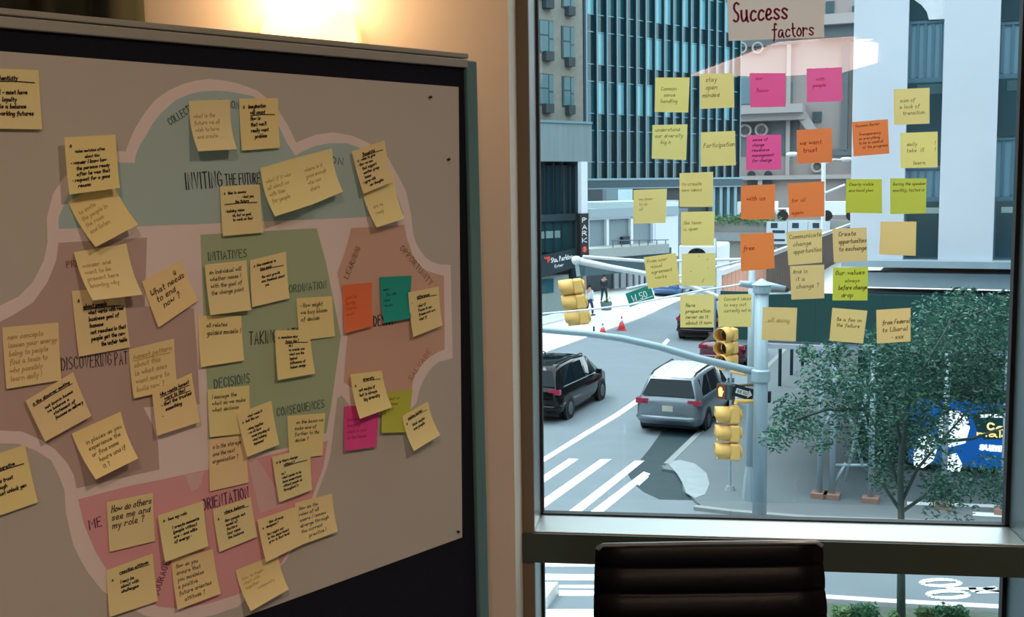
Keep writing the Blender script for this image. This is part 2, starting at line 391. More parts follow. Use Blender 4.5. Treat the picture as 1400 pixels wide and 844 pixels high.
region('pink_region', [(107,683),(175,665),(225,655),(285,642),(345,628),(448,603),(442,640),(430,672),(405,735),(385,770),(350,800),(325,813),(287,825),(250,833),(217,830),(180,812),(160,797),(145,778),(130,753),(115,718)], (228, 172, 178), .0023)
region('pale_pink_wedge', [(340,634),(352,628),(392,690),(355,702)], (226, 196, 196), .0026)
region('pale_pink_wedge', [(252,650),(280,644),(272,668),(262,672)], (226, 190, 192), .0026)
def ptext(text, x0, y0, x1, y1, h, col, weight=.13, smooth=False, gap=2.3):
    a = bh(x0, y0, .003); b = bh(x1, y1, .003); ex = nrm(b - a); ey = np.cross(Bn, ex)
    mid = ((x0 + x1) / 2, (y0 + y1) / 2)
    hh = np.linalg.norm(bh(mid[0], mid[1] + h / 2) - bh(mid[0], mid[1] - h / 2))
    sign_text('lettering', text, (a + b) / 2, ex, ey, Bn, hh, M('poster_ink%d' % col[0], col, .8, var=.03), po, weight, np.linalg.norm(b - a), smooth, 0.0, gap)
dk = (48, 52, 54); gn = (70, 104, 84); br = (128, 96, 78); pu = (112, 66, 92)
ptext('INVITING', 254, 248, 303, 245, 22, dk, .085); ptext('THE', 308, 246, 323, 245, 15, dk, .10); ptext('FUTURE', 327, 245, 355, 244, 15, dk, .10)
ptext('COLLECTIVE', 231, 167, 268, 143, 10, gn, .14); ptext('VISION', 300, 141, 327, 144, 10, gn, .14); ptext('ION', 449, 218, 469, 221, 9, gn, .15)
ptext('INITIATIVES', 285, 351, 337, 346, 11, gn, .13); ptext('COORDINATION', 383, 397, 446, 389, 10, gn, .13)
ptext('TAKING ACTION', 341, 463, 420, 456, 17, dk, .09); ptext('DECISIONS', 293, 525, 341, 517, 13, (80, 112, 106), .13)
ptext('CONSEQUENCES', 379, 564, 443, 552, 11, gn, .13)
ptext('DISCOVERING', 84, 498, 152, 491, 17, dk, .075); ptext('PATTERNS', 157, 491, 205, 486, 17, dk, .075)
ptext('PRESENCE', 91, 362, 140, 355, 9, br, .15); ptext('ME', 122, 718, 138, 713, 13, pu, .14)
ptext('ORIENTATION', 277, 691, 339, 673, 15, pu, .13); ptext('COURAGE', 212, 815, 228, 768, 9, pu, .15)
ptext('LEARNING', 473, 380, 490, 338, 8, br, .15); ptext('OPPORTUNITY', 549, 338, 590, 388, 8, br, .15)
ptext('DESIGN', 511, 439, 540, 436, 14, dk, .13); ptext('SALVAGE', 560, 519, 587, 479, 7, (170, 110, 84), .15)
for i, (x, y) in enumerate(((587, 133), (612, 218), (625, 727))):
    q = bh(x, y, .003); mb = MB()
    mb.tube([q, q + Bn * .002, q + Bn * .004, q + Bn * .006], [.0018, .0018, .0027, .0022], 10)
    OB('push_pin', mb, rubber, None, 'small dark push pin in the %s of the poster' % ('upper right corner', 'right edge below the corner', 'lower right corner')[i], 'pin', 'pins holding the poster')

# ------------------------------------------------ sticky notes
YEL = (244, 232, 170)
def paper(col, trans):
    return M('note_%d_%d_%d_%d' % (*col, int(trans * 100)), col, .85, var=.03, scale=14, spec=.2, trans=trans)
INK = {'k': ((16, 16, 20), .25), 'p': ((66, 60, 50), .14), 'f': ((196, 172, 112), .17), 'u': ((96, 22, 92), .15), 'o': ((206, 92, 48), .15), 'v': ((214, 192, 112), .14), 'n': ((206, 84, 34), .14), 'q': ((222, 66, 134), .14), 't': ((14, 96, 92), .15), 'm': ((186, 52, 118), .14), 'g': ((128, 132, 40), .14), 'w': ((104, 92, 56), .11), 'b': ((92, 66, 40), .14)}
def note(hit, n, quad, col, curl, e0, style, lines, label, group, trans=0.0, box=(.09, .10, .95, .92), name='sticky_note', cat='sticky note', hcap=.17):
    q = [hit(*quad[0], e0), hit(*quad[1], e0), hit(*quad[2], e0 + curl), hit(*quad[3], e0 + curl)]
    def f(u, v, lift=0.0):
        p = q[0] * (1 - u) * (1 - v) + q[1] * u * (1 - v) + q[2] * u * v + q[3] * (1 - u) * v
        return p + n * (curl * (v ** 2.2 - v) + lift)
    N = 8; mb = MB()
    mb.add([f(i / 3, j / N) for j in range(N + 1) for i in range(4)], [(j * 4 + i, j * 4 + 4 + i, j * 4 + 5 + i, j * 4 + 1 + i) for j in range(N) for i in range(3)])
    o = OB(name, mb, paper(col, trans), None, label, cat, group, smooth=True)
    if lines:
        x0, y0, x1, y1 = box; pitch = (y1 - y0) / len(lines); wmb = {}
        for k, ln in enumerate(lines):
            st = style; xo = x0; sc_ = 1.0
            if not ln: continue
            while ln and ln[0] in '>^_#':
                if ln[0] == '>': xo += .09
                if ln[0] == '^': sc_ *= 1.35
                if ln[0] == '#': sc_ *= .8
                if ln[0] == '_':
                    yy = y0 + pitch * (k + .98); mb_ = wmb.setdefault(st, MB())
                    ink(mb_, [[A3(xo, yy), A3((xo + x1) / 2, yy - .012), A3(x1 - .05, yy)]], .018, lambda p: f(min(max(p[0], 0), 1), min(max(p[1], 0), 1), .0006))
                ln = ln[1:]
            h = min(pitch * .62, hcap) * sc_
            pls, w = glyphs(ln); kk = h / 9.0; kx = kk * .95
            if w * kx > x1 - xo: kx = (x1 - xo) / w
            yb = y0 + pitch * (k + .78)
            jx = rng.uniform(-.006, .006)
            pls = [[A3(xo + jx + p[0] * kx + (p[1]) * kk * .16, yb - p[1] * kk - (p[0] * kx) * .02 + rng.uniform(-.003, .003)) for p in pl] for pl in pls]
            ink(wmb.setdefault(st, MB()), pls, max(h * INK[st][1], .012), lambda p: f(min(max(p[0], .005), .995), min(max(p[1], .005), .995), .0006))
        for st, m_ in wmb.items():
            OB('handwriting', m_, M('ink_' + st, INK[st][0], .8, var=.02), o)
    return o
BG = 'sticky notes on the poster'
O_, TE, PK, LM = (238, 128, 84), (44, 168, 156), (232, 84, 160), (196, 206, 84)
BN = [  # quad, curl, lift, ink, lines, label, colour
 ([(-18,93),(53,96),(58,177),(-15,176)], .004, .005, 'k', ['_authenticity', '', 'feel - most have', '>>loyalty', 'we is a balance', '>working futures', ''], 'yellow note cut off by the frame above the grey upper left of the poster'),
 ([(88,188),(158,184),(164,257),(95,266)], .006, .022, 'k', ['A', '>#vision matched often', '>>>#about this', '* wonder I know how', '>the persons ready', '>after he was that', '* request for a good', '>reason'], 'yellow note densely written in black beside the left end of the teal region'),
 ([(93,276),(151,243),(189,307),(131,338)], .028, .004, 'f', ['', 'to invite', 'the people in', 'the room', 'and listen', ''], 'strongly tilted curling note with faint writing hanging below a black-written note'),
 ([(101,345),(173,333),(195,403),(127,411)], .026, .009, 'f', ['', 'wonder and', 'want to be', 'present here', 'knowing why', ''], 'curled note with faint writing overlapping the dense black note in the mauve region'),
 ([(194,385),(247,356),(271,411),(217,448)], .006, .004, 'p', ['>>>>>>>@', '^What needs', '>^to end', '>>^now ?', ''], 'tilted yellow note reading What needs to end now'),
 ([(98,398),(169,392),(178,475),(108,488)], .004, .004, 'k', ['A', '>_about people', '>>what works with real', '>>business goal of', '>>humans', '>>not reached is that', '>>people get the new', '>>>>the unfair table'], 'yellow note with dense black writing just above the heading DISCOVERING'),
 ([(3,448),(80,441),(84,520),(9,532)], .004, .004, 'f', ['new concepts', 'loosen your energy', 'being to people', 'find a team to', 'who possibly', 'learn daily !'], 'large yellow note with faded brown writing left of the heading DISCOVERING'),
 ([(35,548),(100,509),(125,569),(62,604)], .006, .010, 'k', ['_A the discover making', '', '>>not known based', '>>we balance a', '>>>statement of', '>>>focused on delivery', '', ''], 'tilted yellow note with black writing overlapping the large faded note'),
 ([(98,593),(165,563),(189,627),(131,656)], .028, .006, 'b', ['', '>in places do you', '>experience the', '>or find some', '>>hours and if', '>>it ?'], 'curled tilted yellow note with brown writing at the bottom of the mauve region'),
 ([(-36,632),(34,608),(52,687),(-20,712)], .005, .004, 'k', ['', '>>_collaborative', '', '>>build trust', '>>enough', '>>trust unlock gen', '', ''], 'yellow note cut off by the frame inside the grey lobe at lower left'),
 ([(176,478),(238,463),(243,532),(183,545)], .006, .004, 'f', ['_honest pattern', 'about this', 'is what does', 'want more to', 'build new ?'], 'note with grey faded writing right of the heading DISCOVERING'),
 ([(208,535),(262,510),(274,577),(215,596)], .006, .011, 'k', ['>_Who wants honest', '>>_work to that', '>* that the trusted', '>>something', '>*', '', ''], 'yellow note with four black lines overlapping the grey-written note by the pale gap'),
 ([(258,138),(315,136),(324,204),(271,207)], .027, .004, 'f', ['', 'what is the', 'future we all', 'wish to have', 'and create', ''], 'yellow note with barely visible writing curling off the top of the teal dome'),
 ([(327,135),(380,134),(383,202),(331,206)], .006, .004, 'k', ['A  #imagination', '>>_will count', '>>How is', '>>that won\'t', '>>really want', '>>>problem', ''], 'yellow note with black writing at the right side of the teal dome'),
 ([(356,230),(407,215),(426,280),(376,296)], .030, .009, 'f', ['', 'what if it was', 'all about us', 'with time', 'for people', ''], 'left one of the two faint notes curling together off the teal region'),
 ([(404,216),(454,203),(469,262),(424,281)], .026, .005, 'f', ['', '>where is it', '>good enough', '>who can', '>share', ''], 'right one of the two faint notes curling together off the teal region'),
 ([(481,207),(526,192),(536,249),(497,265)], .007, .012, 'k', ['>>_Thoughtful', 'A * when to give', '* How we can', '>that support', '>another group', '>teams', '* agree with', '>>new thoughts'], 'narrow black-written note at the right edge of the teal region'),
 ([(492,250),(538,236),(553,299),(515,311)], .022, .004, 'f', ['', '', '', '>are we', '>ready', ''], 'faint note hanging under the narrow black-written note at the right edge'),
 ([(301,255),(355,252),(360,318),(305,323)], .005, .005, 'k', ['A >>time to unwind', '>>>>>what you', '_>>>the future', '', '* building vision', '>>ok, but no goal', '>>to work on that', '', ''], 'black-written note directly under the heading THE FUTURE'),
 ([(280,362),(337,356),(344,424),(288,431)], .007, .010, 'p', ['An individual will', 'whether needs !', 'with the goal of', 'the change point', '', ''], 'yellow note with brown script under the heading INITIATIVES'),
 ([(342,356),(391,344),(396,408),(345,420)], .006, .005, 'k', ['A >find somebody to', '>>_long goals', '', '>> the next growth', '>> and feedback about', '>>> you', '', '', ''], 'black-written note beside the brown script note under INITIATIVES'),
 ([(271,432),(330,432),(334,493),(275,502)], .006, .004, 'p', ['>#all related', '>guided models !', '', '', ''], 'mostly empty yellow note across the left edge of the green region'),
 ([(405,408),(454,405),(458,460),(410,466)], .003, .004, 'p', ['* How might', 'we buy bloom', 'of decide', '', ''], 'thin-written note under the heading COORDINATION'),
 ([(376,452),(423,451),(431,511),(380,520)], .005, .009, 'k', ['A #conscious mind', '>>_focus who ?', '>>>No !', '>>>to create and', '>>>what are the', '>>>typical', '>>>influences of', '>>>human design', ''], 'black-written note covering the heading word ACTION in the green region'),
 ([(469,390),(509,386),(510,446),(472,456)], .008, .004, 'o', ['', 'great for', 'learning', 'from how', 'we are', '', ''], 'orange note on the salmon region', O_),
 ([(519,379),(563,377),(562,435),(525,442)], .008, .005, 't', ['', 'more', '>fun with', 'ideas', 'we are', '', ''], 'teal green note on the salmon region', TE),
 ([(558,400),(600,392),(605,445),(565,461)], .006, .010, 'k', ['>>_differences', '* >', '>>what if', '>>Pause in our', '>>framework are', '>>what if', '', ''], 'black-written yellow note overlapping the teal green note'),
 ([(479,512),(522,507),(536,557),(492,573)], .015, .012, 'k', ['>>>_diversity', 'A', '>not maybe if', '>but is always', '>>big diversity', '', ''], 'tilted black-written note overlapping a pink note below the salmon region'),
 ([(471,556),(520,553),(515,611),(472,617)], .008, .004, 'm', ['', 'between', 'learning', 'what is next', 'in the house', ''], 'pink note below the salmon region', PK),
 ([(524,537),(564,533),(560,591),(522,592)], .008, .004, 'g', ['* about us', 'new ideas', 'with it', '', '', ''], 'lime green note between two tilted yellow notes below the salmon region', LM),
 ([(550,569),(585,549),(602,595),(566,617)], .020, .010, 'k', ['>_making better', 'A', '>>think maybe', '>>add people', '', '', ''], 'lowest tilted yellow note overlapping the lime green note on the grey poster paper'),
 ([(284,533),(341,527),(343,592),(287,598)], .003, .007, 'p', ['I manage the', 'what do we make', 'what decision', '', '', ''], 'thin-written yellow note under the heading DECISIONS'),
 ([(286,601),(336,592),(340,660),(287,672)], .003, .004, 'p', ['A in the storage', 'and the next', 'organisation ?', '', '', ''], 'thin-written note hanging directly below the DECISIONS note'),
 ([(324,566),(371,548),(382,608),(338,625)], .006, .012, 'k', ['>>what would it', 'A >_look like now', '', '>* doing together', '>* we all have', '>>understanding of', '>>what building', '>>implement', ''], 'tilted black-written note overlapping the two thin-written notes under DECISIONS'),
 ([(393,569),(445,565),(441,623),(396,628)], .003, .004, 'p', ['> on the basis we', '>make and of', '>further to the', '>decide ?', '', ''], 'thin-written note under the heading CONSEQUENCES'),
 ([(372,625),(424,612),(427,670),(382,687)], .005, .008, 'k', ['A #is there change', '>>_without ?', '', '>no !', '>what needs to be', '>have understood', '>without people do', '>throughout it', ''], 'black-written note below the CONSEQUENCES note on the pink region'),
 ([(146,687),(209,674),(212,740),(150,755)], .003, .004, 'p', ['^How do others', '^see me and', '^my role ?', '', ''], 'note reading How do others see me, right of the heading ME'),
 ([(216,705),(278,685),(285,747),(226,769)], .007, .010, 'k', ['A >_has my role', '', '>>I create moments', '>>(people without', '>>are - and alike', '>>of energy *', '', ''], 'black-written note left of the heading ORIENTATION on the pink region'),
 ([(146,780),(209,757),(216,822),(150,844)], .006, .004, 'k', ['>>_reaction attitude', 'A', '>>I may be', '>>about with', '>>challenges', '', '', ''], 'black-written note at the lower left edge of the pink region'),
 ([(234,765),(291,751),(302,812),(243,834)], .009, .004, 'p', ['How do you', 'ensure that', 'you maximise', 'a positive', 'future oriented', '>attitude ?'], 'curling note with six pencil-thin lines at the bottom of the pink region'),
 ([(291,697),(343,680),(352,734),(300,755)], .005, .005, 'k', ['>>_where #balance', 'A', '>>How people out', '>>model of', '>>factors', '>>(our need', '>>the balance', ''], 'black-written note under the heading ORIENTATION'),
 ([(352,711),(404,693),(413,745),(364,769)], .008, .010, 'k', ['>>this already', 'A >_designed ?', '', '>How might our', '>in the department', '>grow in that level', '', '', ''], 'left black-written note of the joined pair at the lower right of the pink region'),
 ([(403,688),(454,675),(462,727),(410,746)], .009, .006, 'p', ['How do the', 'roles of all', 'users / issues', 'diverge through', 'the current', '>>practice !'], 'right thin-written note of the joined pair at the lower right of the pink region'),
 ([(322,780),(380,757),(395,806),(343,836)], .022, .004, 'f', ['', 'how to begin', 'what with', 'together', '>>>community', '', ''], 'lowest faint curling note at the bottom edge of the poster'),
]
for r in BN:
    col = r[6] if len(r) > 6 else tuple(int(c + rng.uniform(-7, 5)) for c in YEL)
    note(bh, Bn, r[0], col, r[1], r[2], r[3], r[4], r[5], BG)

# ------------------------------------------------ notes on the window pane
def wh(px, py, d=0.0): return hitp(px, py, A3(0, YG - .0008 - d, 0), yn)
WG = 'sticky notes on the window pane'
WY, WO, WP, WL, WT = (248, 232, 150), (255, 144, 84), (255, 106, 166), (208, 212, 86), (242, 214, 146)
WN = [
 ([(896,106),(943,106),(941,154),(895,153)], 'w', ['', '>Common', '>>sense', '>handling', ''], WY, 'yellow window note reading Common sense handling'),
 ([(957,101),(1003,100),(1004,147),(957,149)], 'w', ['>stay', '>open', 'minded', ''], WY, 'yellow window note reading stay open minded'),
 ([(1025,100),(1074,100),(1074,146),(1026,147)], 'q', ['>our', '', '>focus', '', ''], WP, 'pink window note below the left part of the large beige card'),
 ([(1103,94),(1151,92),(1152,138),(1103,140)], 'q', ['', '>>with', '>people', '', ''], WP, 'topmost pink window note below the right corner of the beige card'),
 ([(1222,122),(1271,120),(1271,169),(1222,171)], 'w', ['', '>sum of', '>a lack of', '>>transition', ''], WY, 'yellow window note on the bright stone pilaster with text sum of a lack'),
 ([(892,171),(940,170),(938,219),(891,217)], 'w', ['understand', 'our diversity', '>>big A', '', ''], WY, 'yellow window note with writing big A'),
 ([(958,181),(1005,179),(1006,226),(958,228)], 'w', ['', 'Participation', '', ''], WY, 'yellow window note reading Participation'),
 ([(1021,185),(1068,184),(1068,232),(1020,233)], 'u', ['>sense of', '>change', '>readiness', '>management', '>for change', ''], WP, 'pink window note with five purple lines of writing'),
 ([(1089,178),(1137,175),(1138,222),(1090,224)], 'n', ['', 'we want', '>trust', ''], WO, 'orange window note right of the purple-written pink note'),
 ([(1165,167),(1214,163),(1216,210),(1167,214)], 'b', ['Success factor', '', '>Transparency', '>on everything', '>to be in control', '>>of the progress', ''], WO, 'orange window note with dark writing across the pale stone pilaster edge'),
 ([(1231,182),(1282,180),(1282,229),(1231,230)], 'w', ['', '>daily          !', '>take  ill      !', '', '>>>learn'], WY, 'yellow window note with a tall exclamation mark'),
 ([(866,260),(912,258),(910,305),(866,306)], 'v', ['', '>we know', '>to do', '>all', '', ''], WY, 'leftmost yellow window note with faint writing, in front of the white garage front'),
 ([(929,237),(975,235),(975,283),(929,283)], 'v', ['', 'to create', 'new ideas', '', ''], WY, 'faint yellow window note below the dark tower, upper one of a pair'),
 ([(1013,254),(1060,252),(1059,300),(1013,300)], 'n', ['', '>with us', '', ''], WO, 'orange window note left of another level orange note'),
 ([(1077,251),(1127,248),(1127,296),(1079,298)], 'n', ['', '', 'for all', '', 'again'], WO, 'orange window note immediately left of the lime green notes'),
 ([(1157,245),(1206,245),(1206,292),(1156,291)], 'b', ['#Clearly visible', '#and local plan', '', '', ''], WL, 'lime green window note on the left half of the lime pair'),
 ([(1217,244),(1267,244),(1266,292),(1217,293)], 'b', ['#During the speaker', '#monthly, tested is', '', '', ''], WL, 'lime green window note at the right of the lime pair, over the stone pilaster'),
 ([(931,290),(977,289),(976,336),(931,336)], 'v', ['', 'the team', 'is open', '', ''], WY, 'faint yellow window note below another faint one, above the tick-marked note'),
 ([(1012,320),(1058,318),(1059,367),(1013,371)], 'n', ['', 'free', '', ''], WO, 'lowest orange window note above the top of the traffic pole'),
 ([(1075,317),(1124,313),(1124,359),(1078,363)], 'w', ['Communicate', '>change', '>opportunities', ''], WT, 'yellow window note reading Communicate change opportunities'),
 ([(1138,313),(1185,311),(1186,357),(1140,359)], 'b', ['>Create', '>opportunities', '>to exchange', ''], WT, 'yellow window note reading Create opportunities to exchange'),
 ([(1204,303),(1253,303),(1252,350),(1202,348)], 'w', [], WT, 'blank yellow window note below the right lime green note'),
 ([(880,352),(924,346),(930,389),(886,395)], 'w', ['From user', '>visual', '>agreement', '>>works', ''], WY, 'tilted yellow window note above the green street sign'),
 ([(932,347),(978,346),(979,391),(932,391)], 'w', ["         '     ,", '', "    ,          '", '', "           /"], WY, 'yellow window note drawn with a ring of small tick marks'),
 ([(1080,364),(1127,362),(1127,408),(1082,410)], 'w', ['And is', '>it a', '>change ?', ''], WT, 'yellow window note ending in a question mark beside the lime note'),
 ([(1139,366),(1187,365),(1186,411),(1138,411)], 'b', ['Our values', '>>>#always', '>before change', '>>drop'], WL, 'single lime green window note below the yellow Create opportunities note'),
 ([(930,403),(976,403),(976,448),(930,448)], 'b', ['', '>Have', '>preparation', '>never do it', '>about it now'], WY, 'yellow window note in front of the black car up the street'),
 ([(982,403),(1028,402),(1027,447),(982,447)], 'w', ['>Convert ideas', '>to way out', '>currently not in', '', ''], WY, 'yellow window note just above the yellow traffic signal beside the pole'),
 ([(1043,420),(1090,421),(1088,467),(1041,465)], 'v', ['', '>all doing', '', ''], WT, 'faint yellow window note at the right side of the traffic pole'),
 ([(1138,421),(1186,425),(1180,470),(1134,466)], 'b', ['', '>Be a fan on', '>the failure', '', ''], WT, 'tilted yellow window note on the green hoarding, left one of two'),
 ([(1198,424),(1245,421),(1245,467),(1199,470)], 'b', ['', '>from Federal', '>to Liberal', '>>>>* xxx'], WT, 'yellow window note with a dark heart mark on the green hoarding above the tree'),
]
for q, st, ln, col, lab in WN:
    c = tuple(int(max(0, min(255, v + rng.uniform(-5, 5)))) for v in col)
    note(wh, yn, q, c, .003, .0006, st, ln, lab, WG, trans=.55, box=(.08, .06, .97, .95))
note(wh, yn, [(993,-44),(1126,-49),(1127,51),(996,56)], (226, 206, 190), .002, .0006, 'u', [], 'large beige paper card headed Success factors at the top of the pane', 'paper cards on the window pane', trans=.4, name='paper_card', cat='card')
for o in bpy.data.objects:   # tick_kind: loose pen ticks stay one mark
    if o.parent and o.name.startswith('handwriting') and ('tick marks' in o.parent.get('label', '') or 'faint' in o.parent.get('label', '')): o['kind'] = 'stuff'
card = bpy.data.objects['paper_card']
def card_text(tx, x0, y0, x1, y1, hpx):
    a = wh(x0, y0, .003); b = wh(x1, y1, .003); ex = nrm(b - a); ey = np.cross(yn, ex); ey = ey if ey[2] > 0 else -ey
    sign_text('handwriting', tx, (a + b) / 2, ex, ey, yn, hpx * 2.57 / F_PX, M('marker_red', (150, 24, 84), .7), card, .11, np.linalg.norm(b - a), True, 0.0)
card_text('Success', 1003, 17, 1076, 12, 26); card_text('factors', 1056, 42, 1112, 38, 19)

# ================================================================== OFFICE CHAIR
cc = P(970, 745, 2.05); cx = R0.copy(); cf = A3(-FWD[0], -FWD[1], 0); cf = nrm(cf); cz = A3(0, 0, 1)
base = A3(cc[0], cc[1], FL) + cf * .16
ch = T('office_chair', 'black ribbed leather office chair in front of the window', 'chair', base)
topz = cc[2]; leather = M('black_leather', (4, 6, 12), .45, var=.15, scale=60, bump=.08, spec=.22)
chrome = M('chair_chrome', (205, 208, 212), .16, metal=1.0, var=.03)
def chair_pt(x, s, d):   # s = 0 at the top, 1 at the seat; leans back towards the top
    h = topz - s * .43; lean = .11 * s ** 1.4
    return A3(cc[0], cc[1], h) + cx * x + cf * (lean + d)
sl = MB(); NS = 128; NXc = 9; pitch = .0455; rings = []
for i in range(NS + 1):
    s = i / NS; d = s * .43
    ph = (d + .004) % pitch / pitch
    bulge = .011 * (max(0.0, math.sin(math.pi * ph))) ** .45
    hw = .209 + .018 * s
    if d < .012: hw -= .012 - math.sqrt(max(0, .012 ** 2 - (.012 - d) ** 2))
    fr = [chair_pt(-hw + 2 * hw * k / (NXc - 1), s, bulge - .012 * abs(k / (NXc - 1) * 2 - 1) ** 6) for k in range(NXc)]
    bk = [chair_pt(hw - 2 * hw * k / (NXc - 1), s, -.012 - bulge * .6) for k in range(NXc)]
    rings.append(fr + bk)
sl.loft(rings)
OB('backrest', sl, leather, ch, smooth=False)
for p in bpy.data.objects['backrest'].data.polygons: p.use_smooth = True
OB('piping', MB().tube([chair_pt(-.207, .012, .004), chair_pt(-.196, -.004, 0), chair_pt(0, -.006, -.001), chair_pt(.196, -.004, 0), chair_pt(.207, .012, .004)], .0042, 8), M('piping_rim_light', (120, 126, 134), .2, var=.05, coat=1.0), ch, smooth=True)  # piping paled to put the window's rim light into its colour
for sgn in (-1, 1):
    OB('side_rail', MB().tube([chair_pt(sgn * (.19 + .018 * s), s, -.022) for s in (.03, .2, .4, .6, .8, 1.0)] + [base + cx * sgn * .225 + cz * .43 + cf * (.0 + .08), base + cx * sgn * .225 + cz * .44 + cf * .36], .009, 8), chrome, ch, smooth=True)
    OB('armrest', MB().tube([base + cx * sgn * .245 + cz * .43 + cf * .02, base + cx * sgn * .275 + cz * .60 + cf * .02, base + cx * sgn * .275 + cz * .63 + cf * .06, base + cx * sgn * .275 + cz * .63 + cf * .28, base + cx * sgn * .275 + cz * .60 + cf * .31, base + cx * sgn * .245 + cz * .43 + cf * .31], .012, 8), chrome, ch, smooth=True)
st = MB(); rings = []
for i in range(61):
    s = i / 60; ph = (s * .44 % pitch) / pitch; bl = .010 * max(0, math.sin(math.pi * ph)) ** .45
    o = base + cf * (-.04 + s * .44) + cz * (.44 - .03 * math.sin(s * 2.6) + .02 * s)
    rings.append([o + cx * -.22 + cz * bl, o + cx * .22 + cz * bl, o + cx * .22 - cz * .02, o + cx * -.22 - cz * .02])
st.loft(rings); OB('seat', st, leather, ch)
OB('gas_column', MB().tube([base + cf * .17 + cz * .07, base + cf * .17 + cz * .25, base + cf * .17 + cz * .26, base + cf * .17 + cz * .43], [.03, .03, .018, .018], 12), chrome, ch, smooth=True)
for k in range(5):
    a = 2 * math.pi * k / 5; e_ = cx * math.cos(a) + cf * math.sin(a); hub = base + cf * .17
    OB('base_arm', MB().tube([hub + cz * .10, hub + e_ * .30 + cz * .075], [.024, .015], 8), chrome, ch, smooth=True)
    OB('caster', MB().tube([hub + e_ * .30 + cz * .03 - np.cross(e_, cz) * .02, hub + e_ * .30 + cz * .03 + np.cross(e_, cz) * .02], .03, 12), rubber, ch)

# ================================================================== THE STREET
SA = 14.75                                     # street direction
sd = A3(math.sin(math.radians(SA)), math.cos(math.radians(SA)), 0); td = A3(sd[1], -sd[0], 0); Z3 = A3(0, 0, 1)
asph = M('asphalt', (122, 134, 142), .85, var=.12, scale=.9, bump=.05)
asph2 = M('asphalt_patch_and_shade', (46, 66, 72), .8, var=.2, scale=2.5)
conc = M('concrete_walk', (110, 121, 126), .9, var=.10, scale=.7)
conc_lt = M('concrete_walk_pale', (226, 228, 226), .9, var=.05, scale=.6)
curbm = M('granite_curb', (150, 158, 160), .85, var=.1, scale=3)
paint = M('road_paint', (246, 248, 248), .8, var=.04, scale=5)
steel = M('galvanised_steel', (168, 188, 198), .5, metal=.25, var=.06, scale=4)
white = M('white_paint', (236, 240, 244), .7, var=.04)
OB('street_ground', MB().add([(-120, 2.7, 0), (140, 2.7, 0), (140, 260, 0), (-120, 260, 0)], [(0, 1, 2, 3)]), asph, kind='structure')
rd = T('road_marking', 'white painted lane line, crossings and cycle symbol on the street asphalt', 'road marking', G(800, 700)); rd['kind'] = 'structure'
def gp(nme, pts, mat, h, par=None, thick=None, kind=None):
    q = [G(x, y, h) for x, y in pts]; mb = MB()
    if np.cross((q[1] - q[0])[:2], (q[2] - q[0])[:2]) > 0: q = q[::-1]
    mb.prism([p - Z3 * (thick or h) for p in q], Z3 * (thick or h))
    return OB(nme, mb, mat, par, kind=kind)
for q in ([(742,651),(778,627),(791,628),(742,661)], [(742,683),(821,628),(836,628),(742,696)], [(745,724),(868,630),(881,630),(765,724)], [(775,724),(880,645),(889,648),(795,724)],
          [(690,768),(840,768),(840,775),(690,775)], [(690,784),(840,786),(840,794),(690,793)], [(764,800),(840,800),(840,805),(764,804)], [(764,807),(840,808),(840,815),(764,815)], [(690,833),(860,833),(860,860),(690,860)]):
    gp('crosswalk_stripe', q, paint, .008, rd)
gp('lane_line', [(742,626),(800,590),(840,566),(875,542),(880,546),(845,570),(805,594),(742,633)], paint, .008, rd)
gp('lane_line', [(905,470),(912,463),(916,465),(910,472)], paint, .008, rd)
# cycle symbol
def gline(mb, px, w):
    for (a, b) in zip(px[:-1], px[1:]):
        p, q = G(*a, .008), G(*b, .008); d = nrm(q - p); n_ = A3(-d[1], d[0], 0) * w / 2
        mb.poly([p + n_, q + n_, q - n_, p - n_])
cy = MB()
for (x, y, rx, ry) in ((1286, 797, 24, 4.3), (1296, 813, 25, 4.7)):
    gline(cy, [(x + rx * math.cos(2 * math.pi * k / 24), y + ry * math.sin(2 * math.pi * k / 24)) for k in range(25)], .16)
gline(cy, [(1294, 805), (1328, 805), (1362, 805)], .12); gline(cy, [(1328, 803), (1334, 810), (1368, 809)], .14); gline(cy, [(1362, 803), (1345, 806), (1368, 809)], .12)
OB('cycle_symbol', cy, paint, rd, kind='stuff')
gp('asphalt_patch_and_shade', [(858,648),(868,640),(905,638),(930,648),(934,672),(950,684),(902,683),(880,673),(867,662)], asph2, .005, rd)
gp('asphalt_patch_and_shade', [(862,645),(888,614),(905,590),(985,560),(987,568),(945,604),(912,634),(893,642)], asph2, .004, rd)  # the van's shadow on the road, painted as a dark patch
gp('patch_line', [(868,660),(883,648),(887,652),(874,664)], paint, .010, rd)

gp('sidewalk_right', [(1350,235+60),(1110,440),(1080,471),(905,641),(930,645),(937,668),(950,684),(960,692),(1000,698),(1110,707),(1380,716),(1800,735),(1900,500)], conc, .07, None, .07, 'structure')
cb = MB(); cl = [(1110,440),(1080,471),(912,634)]; cl2 = [(950,692),(1000,698),(1110,707),(1380,716),(1800,735)]
for a, b in list(zip(cl[:-1], cl[1:])) + list(zip(cl2[:-1], cl2[1:])):
    p, q = G(*a, .078), G(*b, .078); d = nrm(q - p); n_ = A3(-d[1], d[0], 0) * .09
    cb.box((p + q) / 2 - Z3 * .04, (q - p) / 2, n_, Z3 * .042)
OB('kerb_right', cb, curbm, kind='structure')
gp('kerb_ramp', [(912,632),(930,629),(950,634),(966,647),(970,662),(964,676),(950,681),(938,674),(933,660),(926,648)], M('worn_ramp', (158, 168, 172), .85, var=.15, scale=2.5), .078, None, .02, 'structure')
gp('kerb_line', [(1240,686),(1390,691),(1390,695),(1240,690)], paint, .078, rd, .008)
gp('kerb_line', [(1330,700),(1390,703),(1390,708),(1330,705)], paint, .078, rd, .008)
